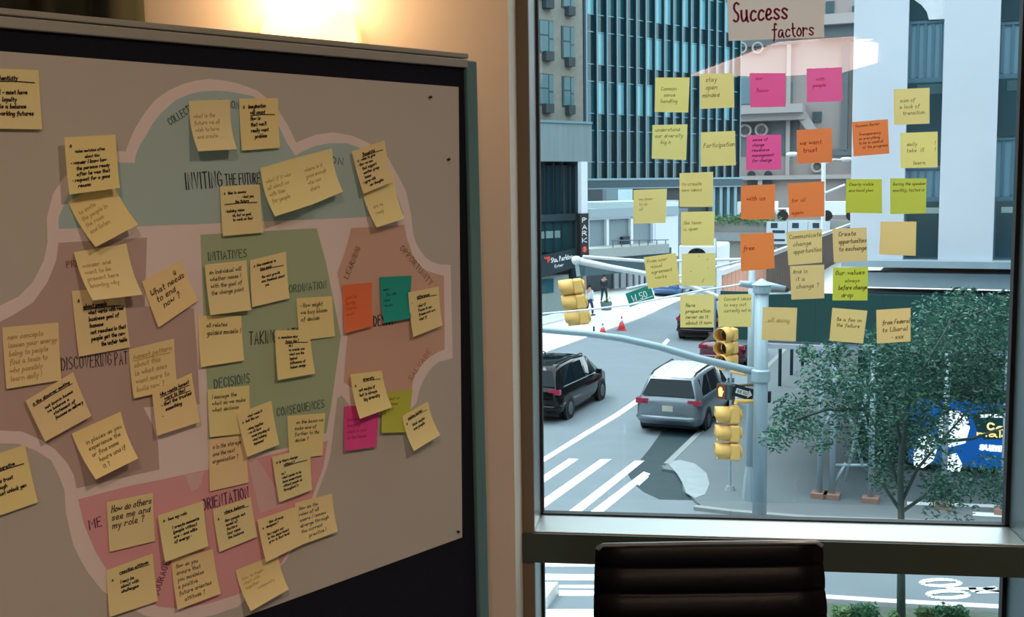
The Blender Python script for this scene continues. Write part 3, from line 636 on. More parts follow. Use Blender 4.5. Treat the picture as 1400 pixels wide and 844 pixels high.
gp('sidewalk_left', [(560,560),(742,483),(800,462),(880,433),(930,410),(1010,372),(985,362),(740,415),(560,430)], conc_lt, .07, None, .07, 'structure')
# traffic island tip at the near crossing and planted median
gp('island_tip', [(690,796),(763,796),(743,822),(690,850)], conc_lt, .22, None, .22, 'structure')
mq = [G(1050, 815), G(1140, 821), G(1215, 826), G(1500, 841)]
cb = MB()
for a, b in zip(mq[:-1], mq[1:]): cb.box((a + b) / 2 + Z3 * .03, (b - a) / 2, nrm(A3(b[1] - a[1], a[0] - b[0], 0)) * .10, Z3 * .03)
OB('kerb_median', cb, conc_lt, kind='structure')
gp('planting_bed', [(1050,819),(1140,825),(1215,830),(1500,845),(1500,960),(1050,960)], M('soil', (92, 104, 92), .95, var=.3, scale=6), .04, None, .04, 'structure')

# ------------------------------------------------ vegetation
def leaves(nme, par, clusters, size, mat, seed, kind='stuff'):
    """clusters: (centre, radius, count); small two-triangle leaves turned at random"""
    r = np.random.default_rng(seed); C = []
    for c, rad, n in clusters:
        d = r.normal(size=(n, 3)); d /= np.linalg.norm(d, axis=1)[:, None]
        C.append(np.array(c) + d * (np.array(rad) * (r.random((n, 1)) ** .45)))
    C = np.concatenate(C); n = len(C)
    a = r.normal(size=(n, 3)); a[:, 2] *= .5; a /= np.linalg.norm(a, axis=1)[:, None]
    b = np.cross(a, r.normal(size=(n, 3))); b /= np.linalg.norm(b, axis=1)[:, None]
    s = size * (.6 + .8 * r.random((n, 1)))
    V = np.stack([C - a * s, C + b * s * .38, C + a * s, C - b * s * .38], 1).reshape(-1, 3)
    mb = MB(); mb.v = V.tolist(); mb.f = [(4 * i, 4 * i + 1, 4 * i + 2, 4 * i + 3) for i in range(n)]
    return OB(nme, mb, mat, par, kind=kind)
bark = M('bark', (72, 88, 84), .9, var=.25, scale=6, bump=.4)
lf1 = M('leaf_green', (46, 96, 82), .6, var=.35, scale=3, trans=.3)
lf2 = M('leaf_light', (116, 160, 138), .6, var=.3, scale=3, trans=.3)
tb = G(1232, 862); TZ = 18.3
tr = T('street_tree', 'slender street tree with feathery blue green leaves in the planted strip by the window', 'tree', tb)
tp = lambda x, y, dz=0.0: P(x, y, TZ + dz)
OB('trunk', MB().tube([tb, tp(1232, 780), tp(1232, 705), tp(1231, 650), tp(1233, 600)], [.075, .065, .055, .05, .04], 8), bark, tr, smooth=True)
BRN = [[(1231,690),(1255,640),(1285,605),(1325,560),(1355,500)], [(1231,670),(1210,610),(1185,560),(1150,510)], [(1232,640),(1240,560),(1265,500),(1300,440)], [(1232,610),(1220,540),(1212,480)], [(1232,700),(1205,660),(1190,640)], [(1285,605),(1330,600),(1372,585)], [(1185,560),(1130,560),(1085,575)], [(1233,700),(1262,680),(1285,655),(1320,645)], [(1300,440),(1345,425)], [(1265,500),(1320,480)]]
for k, b_ in enumerate(BRN):
    OB('branch', MB().tube([tp(x, y, .35 * math.sin(k * 2.1) * i) for i, (x, y) in enumerate(b_)], [.032 * (1 - .2 * i) for i in range(len(b_))], 6), bark, tr, smooth=True)
CL = [(1300,455,62,700),(1350,480,48,500),(1250,505,55,600),(1200,530,52,420),(1135,525,48,380),(1085,572,36,260),(1120,596,26,90),(1180,600,34,130),(1250,565,48,480),(1325,535,50,480),(1280,600,34,160),(1368,540,34,240),(1215,645,34,180),(1350,655,36,200),(1290,660,34,200),(1372,670,28,120),(1103,482,16,60),(1372,432,36,300),(1210,478,36,260),(1145,480,22,100),(1320,415,26,120),(1300,690,40,120),(1160,555,36,130),(1235,600,40,260),(1060,600,22,70)]
mk = lambda f, dzs: [(tp(x, y, dzs * math.sin(i * 1.7)), r_ * TZ / F_PX * A3(1, 1.3, 1), int(n * f)) for i, (x, y, r_, n) in enumerate(CL)]
leaves('foliage', tr, mk(2.4, .6), .043, lf1, 3); leaves('foliage', tr, mk(.8, .5), .04, lf2, 4)
bshm = M('shrub_leaf', (58, 112, 76), .6, var=.4, scale=5, trans=.2); bsh2 = M('shrub_leaf_pale', (122, 158, 112), .6, var=.3, scale=5, trans=.2)
for (x, y, r_, m_, lab) in ((1182,838,24,bshm,'round dark green shrub left of the tree trunk in the planted strip'), (1300,840,25,bshm,'round dark green shrub right of the tree trunk in the planted strip'), (1152,838,17,bsh2,'pale loose shrub at the left end of the planted strip beside the chair'), (1226,842,12,bsh2,'small pale plant at the foot of the tree trunk'), (1265,838,14,bsh2,'pale loose shrub touching the right dark shrub')):
    c = G(x, y + r_ * .8, .1); dz = np.dot(c - EYE, FWD); rr = r_ * dz / F_PX
    sb = T('shrub', lab, 'shrub', c, 'shrubs in the planted strip')
    leaves('foliage', sb, [(c + A3(math.cos(k * 2.4) * rr * .45, math.sin(k * 2.4) * rr * .45, rr * (.55 + .45 * (k % 3) / 2)), rr * .55, 90) for k in range(7)], .045, m_, int(x))
    stm = MB()
    for k in range(5): stm.tube([c, c + A3(math.cos(k * 1.3) * rr * .4, math.sin(k * 1.3) * rr * .4, rr * .8)], [.012, .006], 5)
    OB('stem', stm, bark, sb, kind='stuff')

# ------------------------------------------------ vehicles
tyre = M('tyre', (20, 24, 28), .8, var=.1); rimm = M('wheel_rim', (84, 98, 104), .45, metal=.4)
autog = M('car_glass', (10, 30, 38), .08, var=.2, scale=1.5, spec=.2); tail = M('tail_light', (170, 34, 66), .25, var=.1); plate = M('number_plate', (206, 206, 186), .6)
trimb = M('car_trim', (24, 28, 34), .5)
def car(name, corner, yaw, L, Wd, prof, paintm, label, cat, glass_y, roof_rails=False, plate_on=True, roofm=None, wheels=(.95, .83)):
    """corner: rear right ground corner; prof: rows (y, half width, sill z, belt z, roof z, roof half width)"""
    a = math.radians(SA + yaw); h = A3(math.sin(a), math.cos(a), 0); r = A3(h[1], -h[0], 0)
    o = np.array(corner) - r * Wd / 2; o[2] = 0
    root = T(name, label, cat, o)
    pt = lambda x, y, z: o + r * x + h * y + Z3 * z
    rings = []
    for (y, w, zb, bz, rz, rw) in prof:
        half = [(w * .86, zb), (w * .97, zb + .10), (w, zb + .30 if zb + .30 < bz else (zb + bz) / 2), (w * .985, bz - .03), (w * .95, bz + .01), (rw + .02, max(rz - .07, bz + .012)), (rw * .9, max(rz - .015, bz + .014)), (rw * .45, max(rz + .012, bz + .02))]
        rings.append([pt(x, y, z) for x, z in half] + [pt(-x, y, z) for x, z in half[::-1]])
    body = OB('body', MB().loft(rings), paintm, root, smooth=True)
    def lerp(y, k):
        for p, q in zip(prof[:-1], prof[1:]):
            if p[0] <= y <= q[0]: return p[k] + (q[k] - p[k]) * (y - p[0]) / (q[0] - p[0])
        return prof[-1][k]
    def side(y, f, s):                   # point on the glass band of a side
        w, bz, rz, rw = (lerp(y, k) for k in (1, 3, 4, 5))
        x0, z0, x1_, z1 = w * .95, bz + .01, rw + .02, max(rz - .07, bz + .012)
        return pt(s * (x0 + (x1_ - x0) * f + .012), y, z0 + (z1 - z0) * f)
    for s in (-1, 1):
        for (y0, y1, yt0, yt1) in glass_y:
            OB('side_window', MB().poly([side(y0, .06, s), side(y1, .06, s), side(yt1, .95, s), side(yt0, .95, s)][::s]), autog, root)
        OB('belt_trim', MB().tube([side(glass_y[0][0] - .05, .0, s), side(glass_y[-1][1], .0, s)], .012, 5), steel, root)
        OB('tail_light', MB().box(pt(s * Wd * .395, .09, prof[1][3] - .09), r * Wd * .095, h * .09, Z3 * .075), tail, root)
        OB('mirror', MB().box(pt(s * (Wd / 2 + .09), glass_y[-1][1] - .15, lerp(glass_y[-1][1], 3) + .08), r * .10, h * .05, Z3 * .07), paintm, root)
        if roof_rails:
            ya, yb_ = glass_y[0][2], glass_y[-1][3] - .3; zz = lambda y: lerp(y, 4) + .05
            OB('roof_rail', MB().tube([pt(s * (lerp(ya, 5) - .06), ya, zz(ya) - .04), pt(s * (lerp(ya, 5) - .06), ya + .15, zz(ya + .15)), pt(s * (lerp(yb_, 5) - .06), yb_ - .15, zz(yb_ - .15)), pt(s * (lerp(yb_, 5) - .06), yb_, zz(yb_) - .04)], .02, 6), trimb, root)
        for wy in (wheels[0], L * wheels[1]):
            wx = s * (Wd / 2 - .10); c = pt(wx, wy, .34)
            OB('wheel_arch', MB().tube([c + r * s * .04, c + r * s * .104], .42, 18), trimb, root)
            wh_ = OB('wheel', MB().tube([c - r * .11, c + r * .11], .34, 18), tyre, root)
            OB('wheel_rim', MB().tube([c + r * s * .10, c + r * s * .125], [.22, .20], 14), rimm, wh_)
    # rear window, bumper, plate, windscreen
    i0 = next(i for i, p in enumerate(prof) if p[4] - p[3] > .35); p0, p1 = prof[i0 - 1], prof[i0]
    def rear(x, f, up=.02):
        y = p0[0] + (p1[0] - p0[0]) * f; rz = p0[4] + (p1[4] - p0[4]) * f; hw = (p0[5] + (p1[5] - p0[5]) * f)
        return pt(x * hw, y - .035, rz + up)
    OB('rear_window', MB().poly([rear(-.94, .06), rear(.94, .06), rear(.86, .88), rear(-.86, .88)]), autog, root)
    fr = [i for i, p in enumerate(prof) if p[4] - p[3] > .35][-1]; q0, q1 = prof[fr], prof[fr + 1]
    OB('windscreen', MB().poly([pt(-q1[5] * .93, q1[0], q1[4] + .03), pt(q1[5] * .93, q1[0], q1[4] + .03), pt(q0[5] * .9, q0[0] + .05, q0[4] - .01), pt(-q0[5] * .9, q0[0] + .05, q0[4] - .01)][::-1]), autog, root)
    OB('rear_bumper', MB().tube([pt(-Wd * .47, .16, .50), pt(-Wd * .36, -.03, .50), pt(Wd * .36, -.03, .50), pt(Wd * .47, .16, .50)], .085, 8), trimb if roofm == 'dark' else paintm, root, smooth=True)
    if plate_on: OB('number_plate', MB().box(pt(0, -.015, .80), r * .16, h * .012, Z3 * .085), plate, root)
    OB('underbody', MB().box(pt(0, L / 2, .27), r * Wd * .42, h * L * .45, Z3 * .09), trimb, root)
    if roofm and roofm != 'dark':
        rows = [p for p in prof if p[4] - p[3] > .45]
        OB('roof_sheen', MB().loft([[pt(x * p[5] * .86, p[0], p[4] + .018 - .012 * abs(x)) for x in (-1, -.5, 0, .5, 1)] for p in rows], closed=False, caps=False), roofm, root, smooth=True)  # paler sheet over the roof, sky reflection put into its colour
    return root
VAN = [(0, .82, .48, .96, .985, .80), (.10, .95, .30, 1.08, 1.10, .86), (.42, .985, .24, 1.10, 1.66, .70), (.9, .995, .22, 1.10, 1.75, .74), (1.9, 1.0, .22, 1.08, 1.78, .75), (3.0, 1.0, .22, 1.06, 1.75, .73), (3.55, .99, .22, 1.04, 1.62, .68), (4.35, .96, .24, 1.02, 1.05, .84), (4.85, .92, .28, .90, .92, .78), (5.1, .80, .36, .70, .72, .66)]
silver = M('silver_paint', (122, 136, 146), .35, metal=.3, var=.03, coat=.6); silver_sheen = M('pale_roof_sheen', (236, 240, 242), .35, var=.02, coat=.4)
blackp = M('black_paint', (7, 13, 17), .10, var=.05, spec=.35); maroon = M('maroon_paint', (96, 28, 52), .3, var=.05, coat=.8); bluep = M('blue_paint', (40, 92, 150), .3, var=.05, coat=.8)
VG = [(.55, 1.45, .62, 1.45), (1.52, 2.45, 1.52, 2.42), (2.52, 3.75, 2.52, 3.42)]
car('minivan', G(958, 599), 1.0, 5.1, 1.99, VAN, silver, 'silver minivan with sky sheen painted on its roof waiting in the kerb lane', 'car', VG, True, True, silver_sheen)
car('minivan', G(766, 581), 0.0, 5.1, 1.99, VAN, blackp, 'black minivan cut by the left window frame, driving in the far lane', 'car', VG, True)
SUV = [(p[0], p[1], p[2], p[3] + .04, p[4] + .06, p[5]) for p in VAN]
car('suv', G(981, 468), 0.0, 5.0, 1.99, SUV, blackp, 'black car seen from behind further up the street with lit tail lamp', 'car', VG, False)
SED = [(0, .80, .42, .88, .90, .78), (.12, .90, .28, .98, 1.0, .80), (.55, .92, .22, 1.0, 1.03, .78), (1.25, .93, .20, .98, 1.40, .60), (1.9, .93, .20, .96, 1.45, .60), (2.6, .93, .20, .94, 1.40, .58), (3.4, .91, .22, .92, .96, .76), (4.3, .88, .25, .80, .83, .74), (4.7, .78, .34, .62, .64, .66)]
SG = [(1.15, 1.85, 1.3, 1.85), (1.92, 2.95, 1.92, 2.6)]
car('parked_car', G(1018, 507), 0.0, 4.7, 1.86, SED, maroon, 'dark red car parked by the kerb behind the yellow traffic signal', 'car', SG, False, True, M('pink_roof_sheen', (214, 160, 178), .3, coat=.5))
car('parked_car', G(930, 408), 0.0, 4.7, 1.86, SED, bluep, 'small blue car far up the street between the window notes', 'car', SG, False)
# box trucks far up the street, standing on the viaduct deck
vd = Pl(P(1070, 300, 92), SA + 90)
vz = vd.az_(1070, 303)[1]
va0 = vd.az_(960, 300)[0]; va1 = vd.az_(1172, 300)[0]
vm = MB(); vd.box(vm, va0, va1, 0, vz, -4, 0); OB('viaduct', vm, M('viaduct_stone', (150, 150, 146), .9, var=.1), None, 'grey stone viaduct crossing the end of the street under the trucks', 'bridge')
def truck(x0, x1, y0, y1, label, d):
    a0, zt = vd.az_(x0, y0, d); a1, _ = vd.az_(x1, y1, d); z0 = vz; ln = a1 - a0
    t = T('box_truck', label, 'truck', vd.pt((a0 + a1) / 2, vz, d), 'white trucks on the viaduct')
    m = MB(); vd.box(m, a0, a0 + ln * .68, z0 + .5, zt, d - 2.2, d); OB('cargo_box', m, white, t)
    m = MB(); vd.box(m, a0 + ln * .70, a1 - ln * .05, z0 + .45, zt - .35 * (zt - z0), d - 2.0, d - .1); bevel(OB('cab', m, white, t), .15)
    m = MB(); vd.box(m, a0 + ln * .76, a1 - ln * .10, z0 + .55 * (zt - z0), zt - .40 * (zt - z0), d - .1, d - .05); OB('cab_window', m, autog, t)
    for f in (.14, .84):
        c = vd.pt(a0 + ln * f, z0 + .45, d - .1); OB('wheel', MB().tube([c - vd.n * .12, c + vd.n * .12], .45, 12), tyre, t)
truck(1008, 1082, 276, 303, 'white box truck on the viaduct between the two orange window notes', -.9)
truck(1124, 1172, 276, 303, 'white box truck on the viaduct right of the orange window notes', -.9)
# white barrier boards in front of the trucks with dark lettering blocks
for k, (x0, x1) in enumerate(((1048, 1076), (1077, 1104), (1105, 1134))):
    m = MB(); vd.pbox(m, x0, 303, x1, 334, .1, .35)
    b = T('barrier_board', 'pale construction board below the viaduct trucks, %s of the row' % ('left end', 'middle', 'right end')[k], 'barrier', vd.pt(vd.az_((x0 + x1) / 2, 330)[0], 0, .2), 'construction boards on the viaduct')
    OB('panel', m, M('pale_board', (206, 216, 222), .8), b)
    m = MB(); vd.pbox(m, x0 + 6, 305, x0 + 15, 312, .35, .37)
    if k == 0:
        vd.pbox(m, x0 + 8, 315, x0 + 25, 319, .35, .37); vd.pbox(m, x0 + 8, 327, x0 + 25, 330, .35, .37)
    OB('dark_mark', m, M('board_mark', (26, 60, 78), .8), b, kind='stuff')
    m = MB(); c = vd.pt(vd.az_((x0 + x1) / 2, 330)[0], 0, .22); m.box(c + Z3 * 1.0, vd.e * .06, vd.n * .06, Z3 * 1.0); OB('post', m, steel, b)
hb = vd.pt(vd.az_(1020, 318)[0], vz, -.4)
hg = T('hedge', 'low green planting on the viaduct edge behind the yellow and orange notes', 'hedge', hb)
leaves('foliage', hg, [(vd.pt(vd.az_(x, 312)[0], vz + .1, -.3), A3(1.6, .8, .55), 260) for x in (988, 1003, 1018, 1033, 1048)], .14, M('hedge_leaf', (96, 140, 96), .7, var=.5, scale=.6), 21)
OB('hedge_box', (lambda m: (vd.pbox(m, 975, 318, 1046, 330, .05, .4), m)[1])(MB()), curbm, hg)
# white delivery van up the street behind the stacked yellow notes
wv = Pl(P(953, 360, 66), SA + 90)
dv = T('delivery_van', 'white delivery van seen in the gap between stacked yellow window notes', 'van', wv.pt(wv.az_(953, 400)[0], 0, 0))
m = MB(); wv.pbox(m, 928, 335, 979, 396, -4, 0); bevel(OB('body', m, white, dv), .12)
m = MB(); A_, Zm = wv.az_(953, 349); m.prism([wv.pt(A_ + .55 * math.cos(math.pi * k / 10), Zm + .42 * math.sin(math.pi * k / 10), .02) for k in range(11)], wv.n * .02); OB('windscreen', m, autog, dv)
for xx in (935, 972):
    a_ = wv.az_(xx, 390)[0]; c = wv.pt(a_, .36, -.3); OB('wheel', MB().tube([c - wv.e * .1, c + wv.e * .1], .36, 12), tyre, dv)

# ================================================================== BUILDINGS
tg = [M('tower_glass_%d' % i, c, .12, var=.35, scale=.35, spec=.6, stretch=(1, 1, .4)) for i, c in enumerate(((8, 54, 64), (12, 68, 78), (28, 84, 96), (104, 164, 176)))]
fin_m = M('tower_fin', (112, 148, 160), .5, metal=.3, var=.08); deep = M('deep_teal', (8, 34, 46), .5, var=.2)
LA = 40.4
tw = Pl(P(805, 250, 88), LA)
TW = T('glass_tower', 'dark teal glass office tower with close vertical fins', 'building', tw.pt(5, 0, 0))
a0, zb = tw.az_(800, 246); a1 = tw.az_(1008, 246)[0]; NC = 17; cw = (a1 - a0) / NC
hpx = 88 / F_PX
rows = []; z = tw.az_(803, 245)[1]
for k in range(8):
    rows += [(z, z + 23 * hpx, 's'), (z + 23 * hpx, z + 66 * hpx, 'v')]; z += 66 * hpx
ztop = z
m = MB(); tw.box(m, a0 - .3, a1, 0, ztop, -12, -.12); OB('core', m, deep, TW)
r = random.Random(5); proto = {}
for c in range(NC):
    for k, (z0, z1, ty) in enumerate(rows):
        if z1 > 30: continue
        hi = .6 if (z0 > 7.4 + 150 * hpx and c > 6) else (.18 if z0 > 7.4 + 90 * hpx else .03)  # paler panes high on the right have sky reflection in their colour
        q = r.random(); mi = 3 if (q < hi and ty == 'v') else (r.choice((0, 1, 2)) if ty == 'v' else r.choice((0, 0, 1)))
        key = (ty, mi); aa = a0 + cw * c
        if key not in proto:
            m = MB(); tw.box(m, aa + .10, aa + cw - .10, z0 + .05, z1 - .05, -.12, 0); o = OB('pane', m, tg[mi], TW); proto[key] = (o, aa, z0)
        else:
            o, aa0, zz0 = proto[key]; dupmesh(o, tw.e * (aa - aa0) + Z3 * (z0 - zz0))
m = MB(); tw.box(m, a0 - .10, a0 + .10, rows[0][0], min(ztop, 32), -.1, .28); f0 = OB('fin', m, M('fin_shaded', (8, 42, 56), .5), TW)  # deep shadow beside each fin put into its dark colour
m = MB(); tw.box(m, a0 - .10, a0 + .02, rows[0][0], min(ztop, 32), .28, .33); f1 = OB('fin_edge', m, M('fin_lit', (92, 132, 144), .5), TW)  # lit fin front painted as a pale edge
for c in range(1, NC + 1): dupmesh(f0, tw.e * cw * c); dupmesh(f1, tw.e * cw * c)
zz = sorted({round(q[0], 4) for q in rows})
m = MB(); tw.box(m, a0, a1, zz[0] - .04, zz[0] + .04, -.1, .05); t0 = OB('transom', m, fin_m, TW)
for q in zz[1:]:
    if q < 31: dupmesh(t0, Z3 * (q - zz[0]))
m = MB(); tw.box(m, a0 - .3, a1 + .2, zb - 12 * hpx, zb, -.2, .45); OB('base_beam', m, M('beam_teal', (18, 62, 76), .5, var=.1), TW)
m = MB(); tw.box(m, a0 - .3, a1 + .2, zb - .06, zb + .10, .45, .52); tw.box(m, a0 - .3, a1 + .2, zb - 13 * hpx, zb - 11.6 * hpx, .45, .52); OB('beam_edge', m, fin_m, TW, kind='stuff')
m = MB(); tw.box(m, tw.az_(970, 300)[0], tw.az_(974, 300)[0], 0, zb - 12 * hpx, -.2, .3); k0 = OB('column', m, fin_m, TW)
for k in range(1, 5): dupmesh(k0, tw.e * 1.9 * k * .55)

# tan masonry block at the left
lb = Pl(P(740, 300, 62), LA); LBk = 62 / F_PX
tan = M('tan_masonry', (128, 128, 120), .9, var=.22, scale=3.5, bump=.3); tanb = M('stone_band', (118, 136, 142), .85, var=.28, scale=1.1, stretch=(3, 3, .2))
LB = T('masonry_block', 'pale tan masonry block with paired windows above a dark shop front', 'building', lb.pt(0, 0, 0))
xa = lb.az_(640, 100)[0]; xb = lb.az_(797, 100)[0]; xc = lb.az_(803, 190)[0]
m = MB(); lb.box(m, xa, xb, lb.az_(770, 168)[1], 34, -9, 0); OB('wall', m, tan, LB)
m = MB(); lb.box(m, xa, xc, lb.az_(770, 221)[1], lb.az_(770, 168)[1], -9, .35); OB('stone_band', m, tanb, LB)
m = MB(); lb.box(m, xa, xc, lb.az_(770, 169)[1], lb.az_(770, 166)[1], .35, .42); OB('stone_coping', m, fin_m, LB)
wfr = M('window_frame_dark', (44, 66, 72), .6); wpane = M('window_pane_grey', (92, 122, 130), .15, var=.3, scale=.6, spec=.7); acm = M('air_conditioner', (44, 58, 64), .7)
for (x0, x1, y0, y1) in ((736, 757, 100, 144), (769, 785, 104, 146), (736, 757, 26, 73), (768, 785, 35, 81), (736, 757, -48, 2), (768, 785, -40, 12), (698, 720, 96, 140), (698, 720, 22, 70), (668, 687, 92, 136), (668, 687, 18, 66), (644, 661, 88, 132), (644, 661, 14, 62)):
    m = MB(); lb.pbox(m, x0, y0, x1, y1, 0, .06); w = OB('window_unit', m, wfr, LB)
    aL, zT = lb.az_(x0, y0); aR, zB = lb.az_(x1, y1); mid = aL + (aR - aL) * .62
    for (p0, p1, q0, q1) in ((aL + .06, mid - .04, zB + .55 * (zT - zB), zT - .06), (aL + .06, mid - .04, zB + .06, zB + .5 * (zT - zB)), (mid + .04, aR - .06, zB + .45 * (zT - zB), zT - .06), (mid + .04, aR - .06, zB + .06, zB + .40 * (zT - zB))):
        m = MB(); lb.box(m, p0, p1, q0, q1, .05, .075); OB('pane', m, wpane, w)
    m = MB(); lb.box(m, aL + .2 * (aR - aL), aL + .75 * (aR - aL), zB - .45, zB + .05, 0, .35); OB('air_conditioner', m, acm, LB)
sg = M('shop_glass', (12, 48, 58), .12, var=.4, scale=.5, spec=.7, stretch=(2, 2, .3)); shopw = M('shop_wall', (132, 146, 146), .85, var=.08)
m = MB(); lb.box(m, xa, xc, 0, lb.az_(770, 221)[1], -9, -.5); OB('shop_core', m, deep, LB)
edges = [735, 746, 758, 769, 781, 791]
for q0, q1 in zip(edges[:-1], edges[1:]):
    m = MB(); lb.pbox(m, q0 + .8, 226, q1 - .8, 294, -.5, -.1); OB('shop_pane', m, sg, LB)
    m = MB(); lb.pbox(m, q0 + .8, 301, q1 - .8, 345, -.5, -.1); OB('shop_pane', m, tg[1], LB)
m = MB()
for q in edges: lb.pbox(m, q - .8, 222, q + .8, 345, -.5, .05)
OB('mullion', m, M('mullion_teal', (20, 52, 62), .5), LB, kind='stuff')
m = MB(); lb.pbox(m, 735, 294, 793, 301, -.5, .1); OB('shop_transom', m, M('mullion_teal', (20, 52, 62), .5), LB)
m = MB(); lb.pbox(m, 735, 317, 766, 325, -.1, -.06); OB('shop_light', m, M('shop_strip', (120, 150, 150), .7), LB)
m = MB(); lb.pbox(m, 728, 380, 778, 432, -.5, .1); OB('shop_wall', m, shopw, LB)
m = MB(); lb.pbox(m, 736, 383, 757, 400, .1, .14); OB('shop_pane', m, tg[2], LB)
m = MB(); lb.pbox(m, 778, 380, 802, 422, -2.0, -1.9); OB('entry_wall', m, M('entry_wall', (150, 130, 116), .9), LB)
m = MB(); lb.pbox(m, 791, 222, 797, 430, -.5, .2); OB('corner_post', m, M('corner_teal', (40, 88, 100), .5), LB)
# blade sign
bl = T('parking_sign', 'tall vertical blade sign with white letters PARK at the building corner', 'sign', lb.pt(lb.az_(799, 300)[0], lb.az_(799, 352)[1], .7))
signk = M('sign_black', (16, 26, 32), .5); signw = M('sign_white', (240, 242, 244), .6); signr = M('sign_red', (206, 70, 58), .6)
m = MB(); lb.pbox(m, 793.5, 292, 805, 350, .45, .75); OB('sign_box', m, signk, bl)
m = MB(); lb.pbox(m, 794.5, 221, 803.5, 292, .45, .72); OB('white_blade', m, M('blade_white', (222, 228, 240), .6), bl)
for ch_, yy in zip('PARK', (301, 310.5, 319, 328.5)):
    a_, z_ = lb.az_(799, yy, .75); sign_text('letter', ch_, lb.pt(a_, z_, .75), lb.e, Z3, lb.n, 5.8 * LBk, signw, bl, .24, 8.4 * LBk, False, .01)
a_, z_ = lb.az_(799, 341, .75)
m = MB(); m.tube([lb.pt(a_, z_, .75), lb.pt(a_, z_, .77)], 4.6 * LBk, 16); OB('red_emblem', m, signr, bl)
sign_text('letter', '3', lb.pt(a_, z_, .77), lb.e, Z3, lb.n, 5.5 * LBk, M('sign_pale_red', (236, 150, 140), .6), bl, .2, None, True, .01)
# shop fascia sign
fa = T('shop_sign', 'dark teal shop sign with red arrow mark and white lettering above the entrance', 'sign', lb.pt(lb.az_(762, 360)[0], lb.az_(762, 378)[1], .5))
p4 = [lb.pt(*lb.az_(x, y, .5), .5) for x, y in ((728, 353), (789, 340), (786, 366), (728, 384))]
OB('sign_board', MB().prism(p4, -lb.n * .3), M('fascia_teal', (14, 44, 54), .5), fa)
def lbt(tx, x, y, hp, mt, wpx, rot=.10):
    a_, z_ = lb.az_(x, y, .5); ex = nrm(lb.e + Z3 * rot * 1.0); ey = np.cross(lb.n, ex); ey = ey if ey[2] > 0 else -ey
    w_ = abs(lb.az_(x + wpx / 2, y, .5)[0] - lb.az_(x - wpx / 2, y, .5)[0])
    sign_text('lettering', tx, lb.pt(a_, z_, .5), ex, ey, lb.n, hp * LBk, mt, fa, .18, w_, True, .015)
lbt('Sta. Parking', 768, 353, 6.5, signw, 29); lbt('Enter', 764, 363, 4, signw, 12)
m = MB(); a_, z_ = lb.az_(748, 355, .5); k_ = LBk
m.prism([lb.pt(a_ + dx * k_ * 1.4, z_ + dz * k_, .505) for dx, dz in ((-4, 1), (-4, 3.4), (3.6, 4.2), (3.6, -1), (.8, -5), (-.4, -1), (.8, .6))], lb.n * .02); OB('red_arrow', m, signr, fa)

# white garage front below the tower
gf = Pl(P(805, 320, 76), LA); gk = 76 / F_PX
GF = T('garage_front', 'white framed low building with grey shutters beneath the glass tower', 'building', gf.pt(3, 0, 0))
grey_p = M('shutter_grey', (126, 142, 152), .6, var=.06); offw = M('white_frame', (226, 232, 240), .7, var=.04)
m = MB(); gf.pbox(m, 800, 290, 940, 420, -6, -.3); OB('back_wall', m, M('garage_grey', (104, 122, 132), .8, var=.1), GF)
m = MB(); gf.pbox(m, 806, 286, 928, 293.5, -5, .3); OB('cornice', m, M('garage_slab', (150, 168, 176), .8, var=.06), GF)
m = MB(); gf.pbox(m, 817, 277, 928, 286, -5, 0); OB('parapet', m, M('garage_slab2', (168, 186, 192), .8, var=.06), GF)
m = MB(); gf.pbox(m, 806, 293.5, 900, 297, -.3, .15); OB('lintel', m, offw, GF)
for x in (804, 831, 864, 894.5):
    m = MB(); gf.pbox(m, x - 1.6, 296, x + 1.8, 345, -.3, .15); OB('pilaster', m, offw, GF)
for x0, x1 in ((806, 829), (833, 862), (866, 893)):
    m = MB(); gf.pbox(m, x0, 297, x1, 345, -.3, -.1); OB('shutter', m, grey_p, GF)
m = MB(); gf.pbox(m, 896, 277, 927, 350, -.3, .2); OB('white_wall', m, M('garage_white', (212, 220, 230), .8, var=.05), GF)
m = MB(); gf.pbox(m, 806, 341, 915, 346, -.3, 2.2); OB('platform', m, M('platform_grey', (150, 158, 156), .85, var=.15, scale=2, stretch=(.4, 3, 3)), GF)
m = MB(); gf.pbox(m, 800, 347, 918, 367, -.3, 2.0); OB('platform_face', m, M('platform_dark', (60, 84, 92), .85, var=.1), GF)
m = MB(); gf.pbox(m, 852, 324, 861, 335, -.1, .2); OB('dark_box', m, deep, GF)
m = MB()
for x in range(838, 915, 12): m.tube([gf.pt(*gf.az_(x, 342, 2.1), 2.1), gf.pt(*gf.az_(x, 329, 2.1), 2.1)], .035, 5)
m.tube([gf.pt(*gf.az_(836, 329, 2.1), 2.1), gf.pt(*gf.az_(914, 328, 2.1), 2.1)], .035, 5); OB('railing', m, M('rail_dark', (70, 92, 100), .6), GF, kind='stuff')
for x0, x1, y0, mt in ((806, 824, 259, deep), (829, 845, 259, M('garage_grey', (104, 122, 132))), (845, 865, 259, M('pale_glass', (170, 194, 202), .4, var=.15)), (868, 892, 259, deep)):
    m = MB(); gf.pbox(m, x0, y0, x1, 278, -5.2, -4.8); OB('upper_window', m, mt, GF)
for x0, x1 in ((840, 846), (849, 856), (859, 865), (868, 873), (876, 880), (884, 888)):
    m = MB(); gf.pbox(m, x0, 372 + (856 - x0) * .1, x1, 404 - (x0 - 840) * .12, -.25, -.1); OB('pale_banner', m, offw, GF)
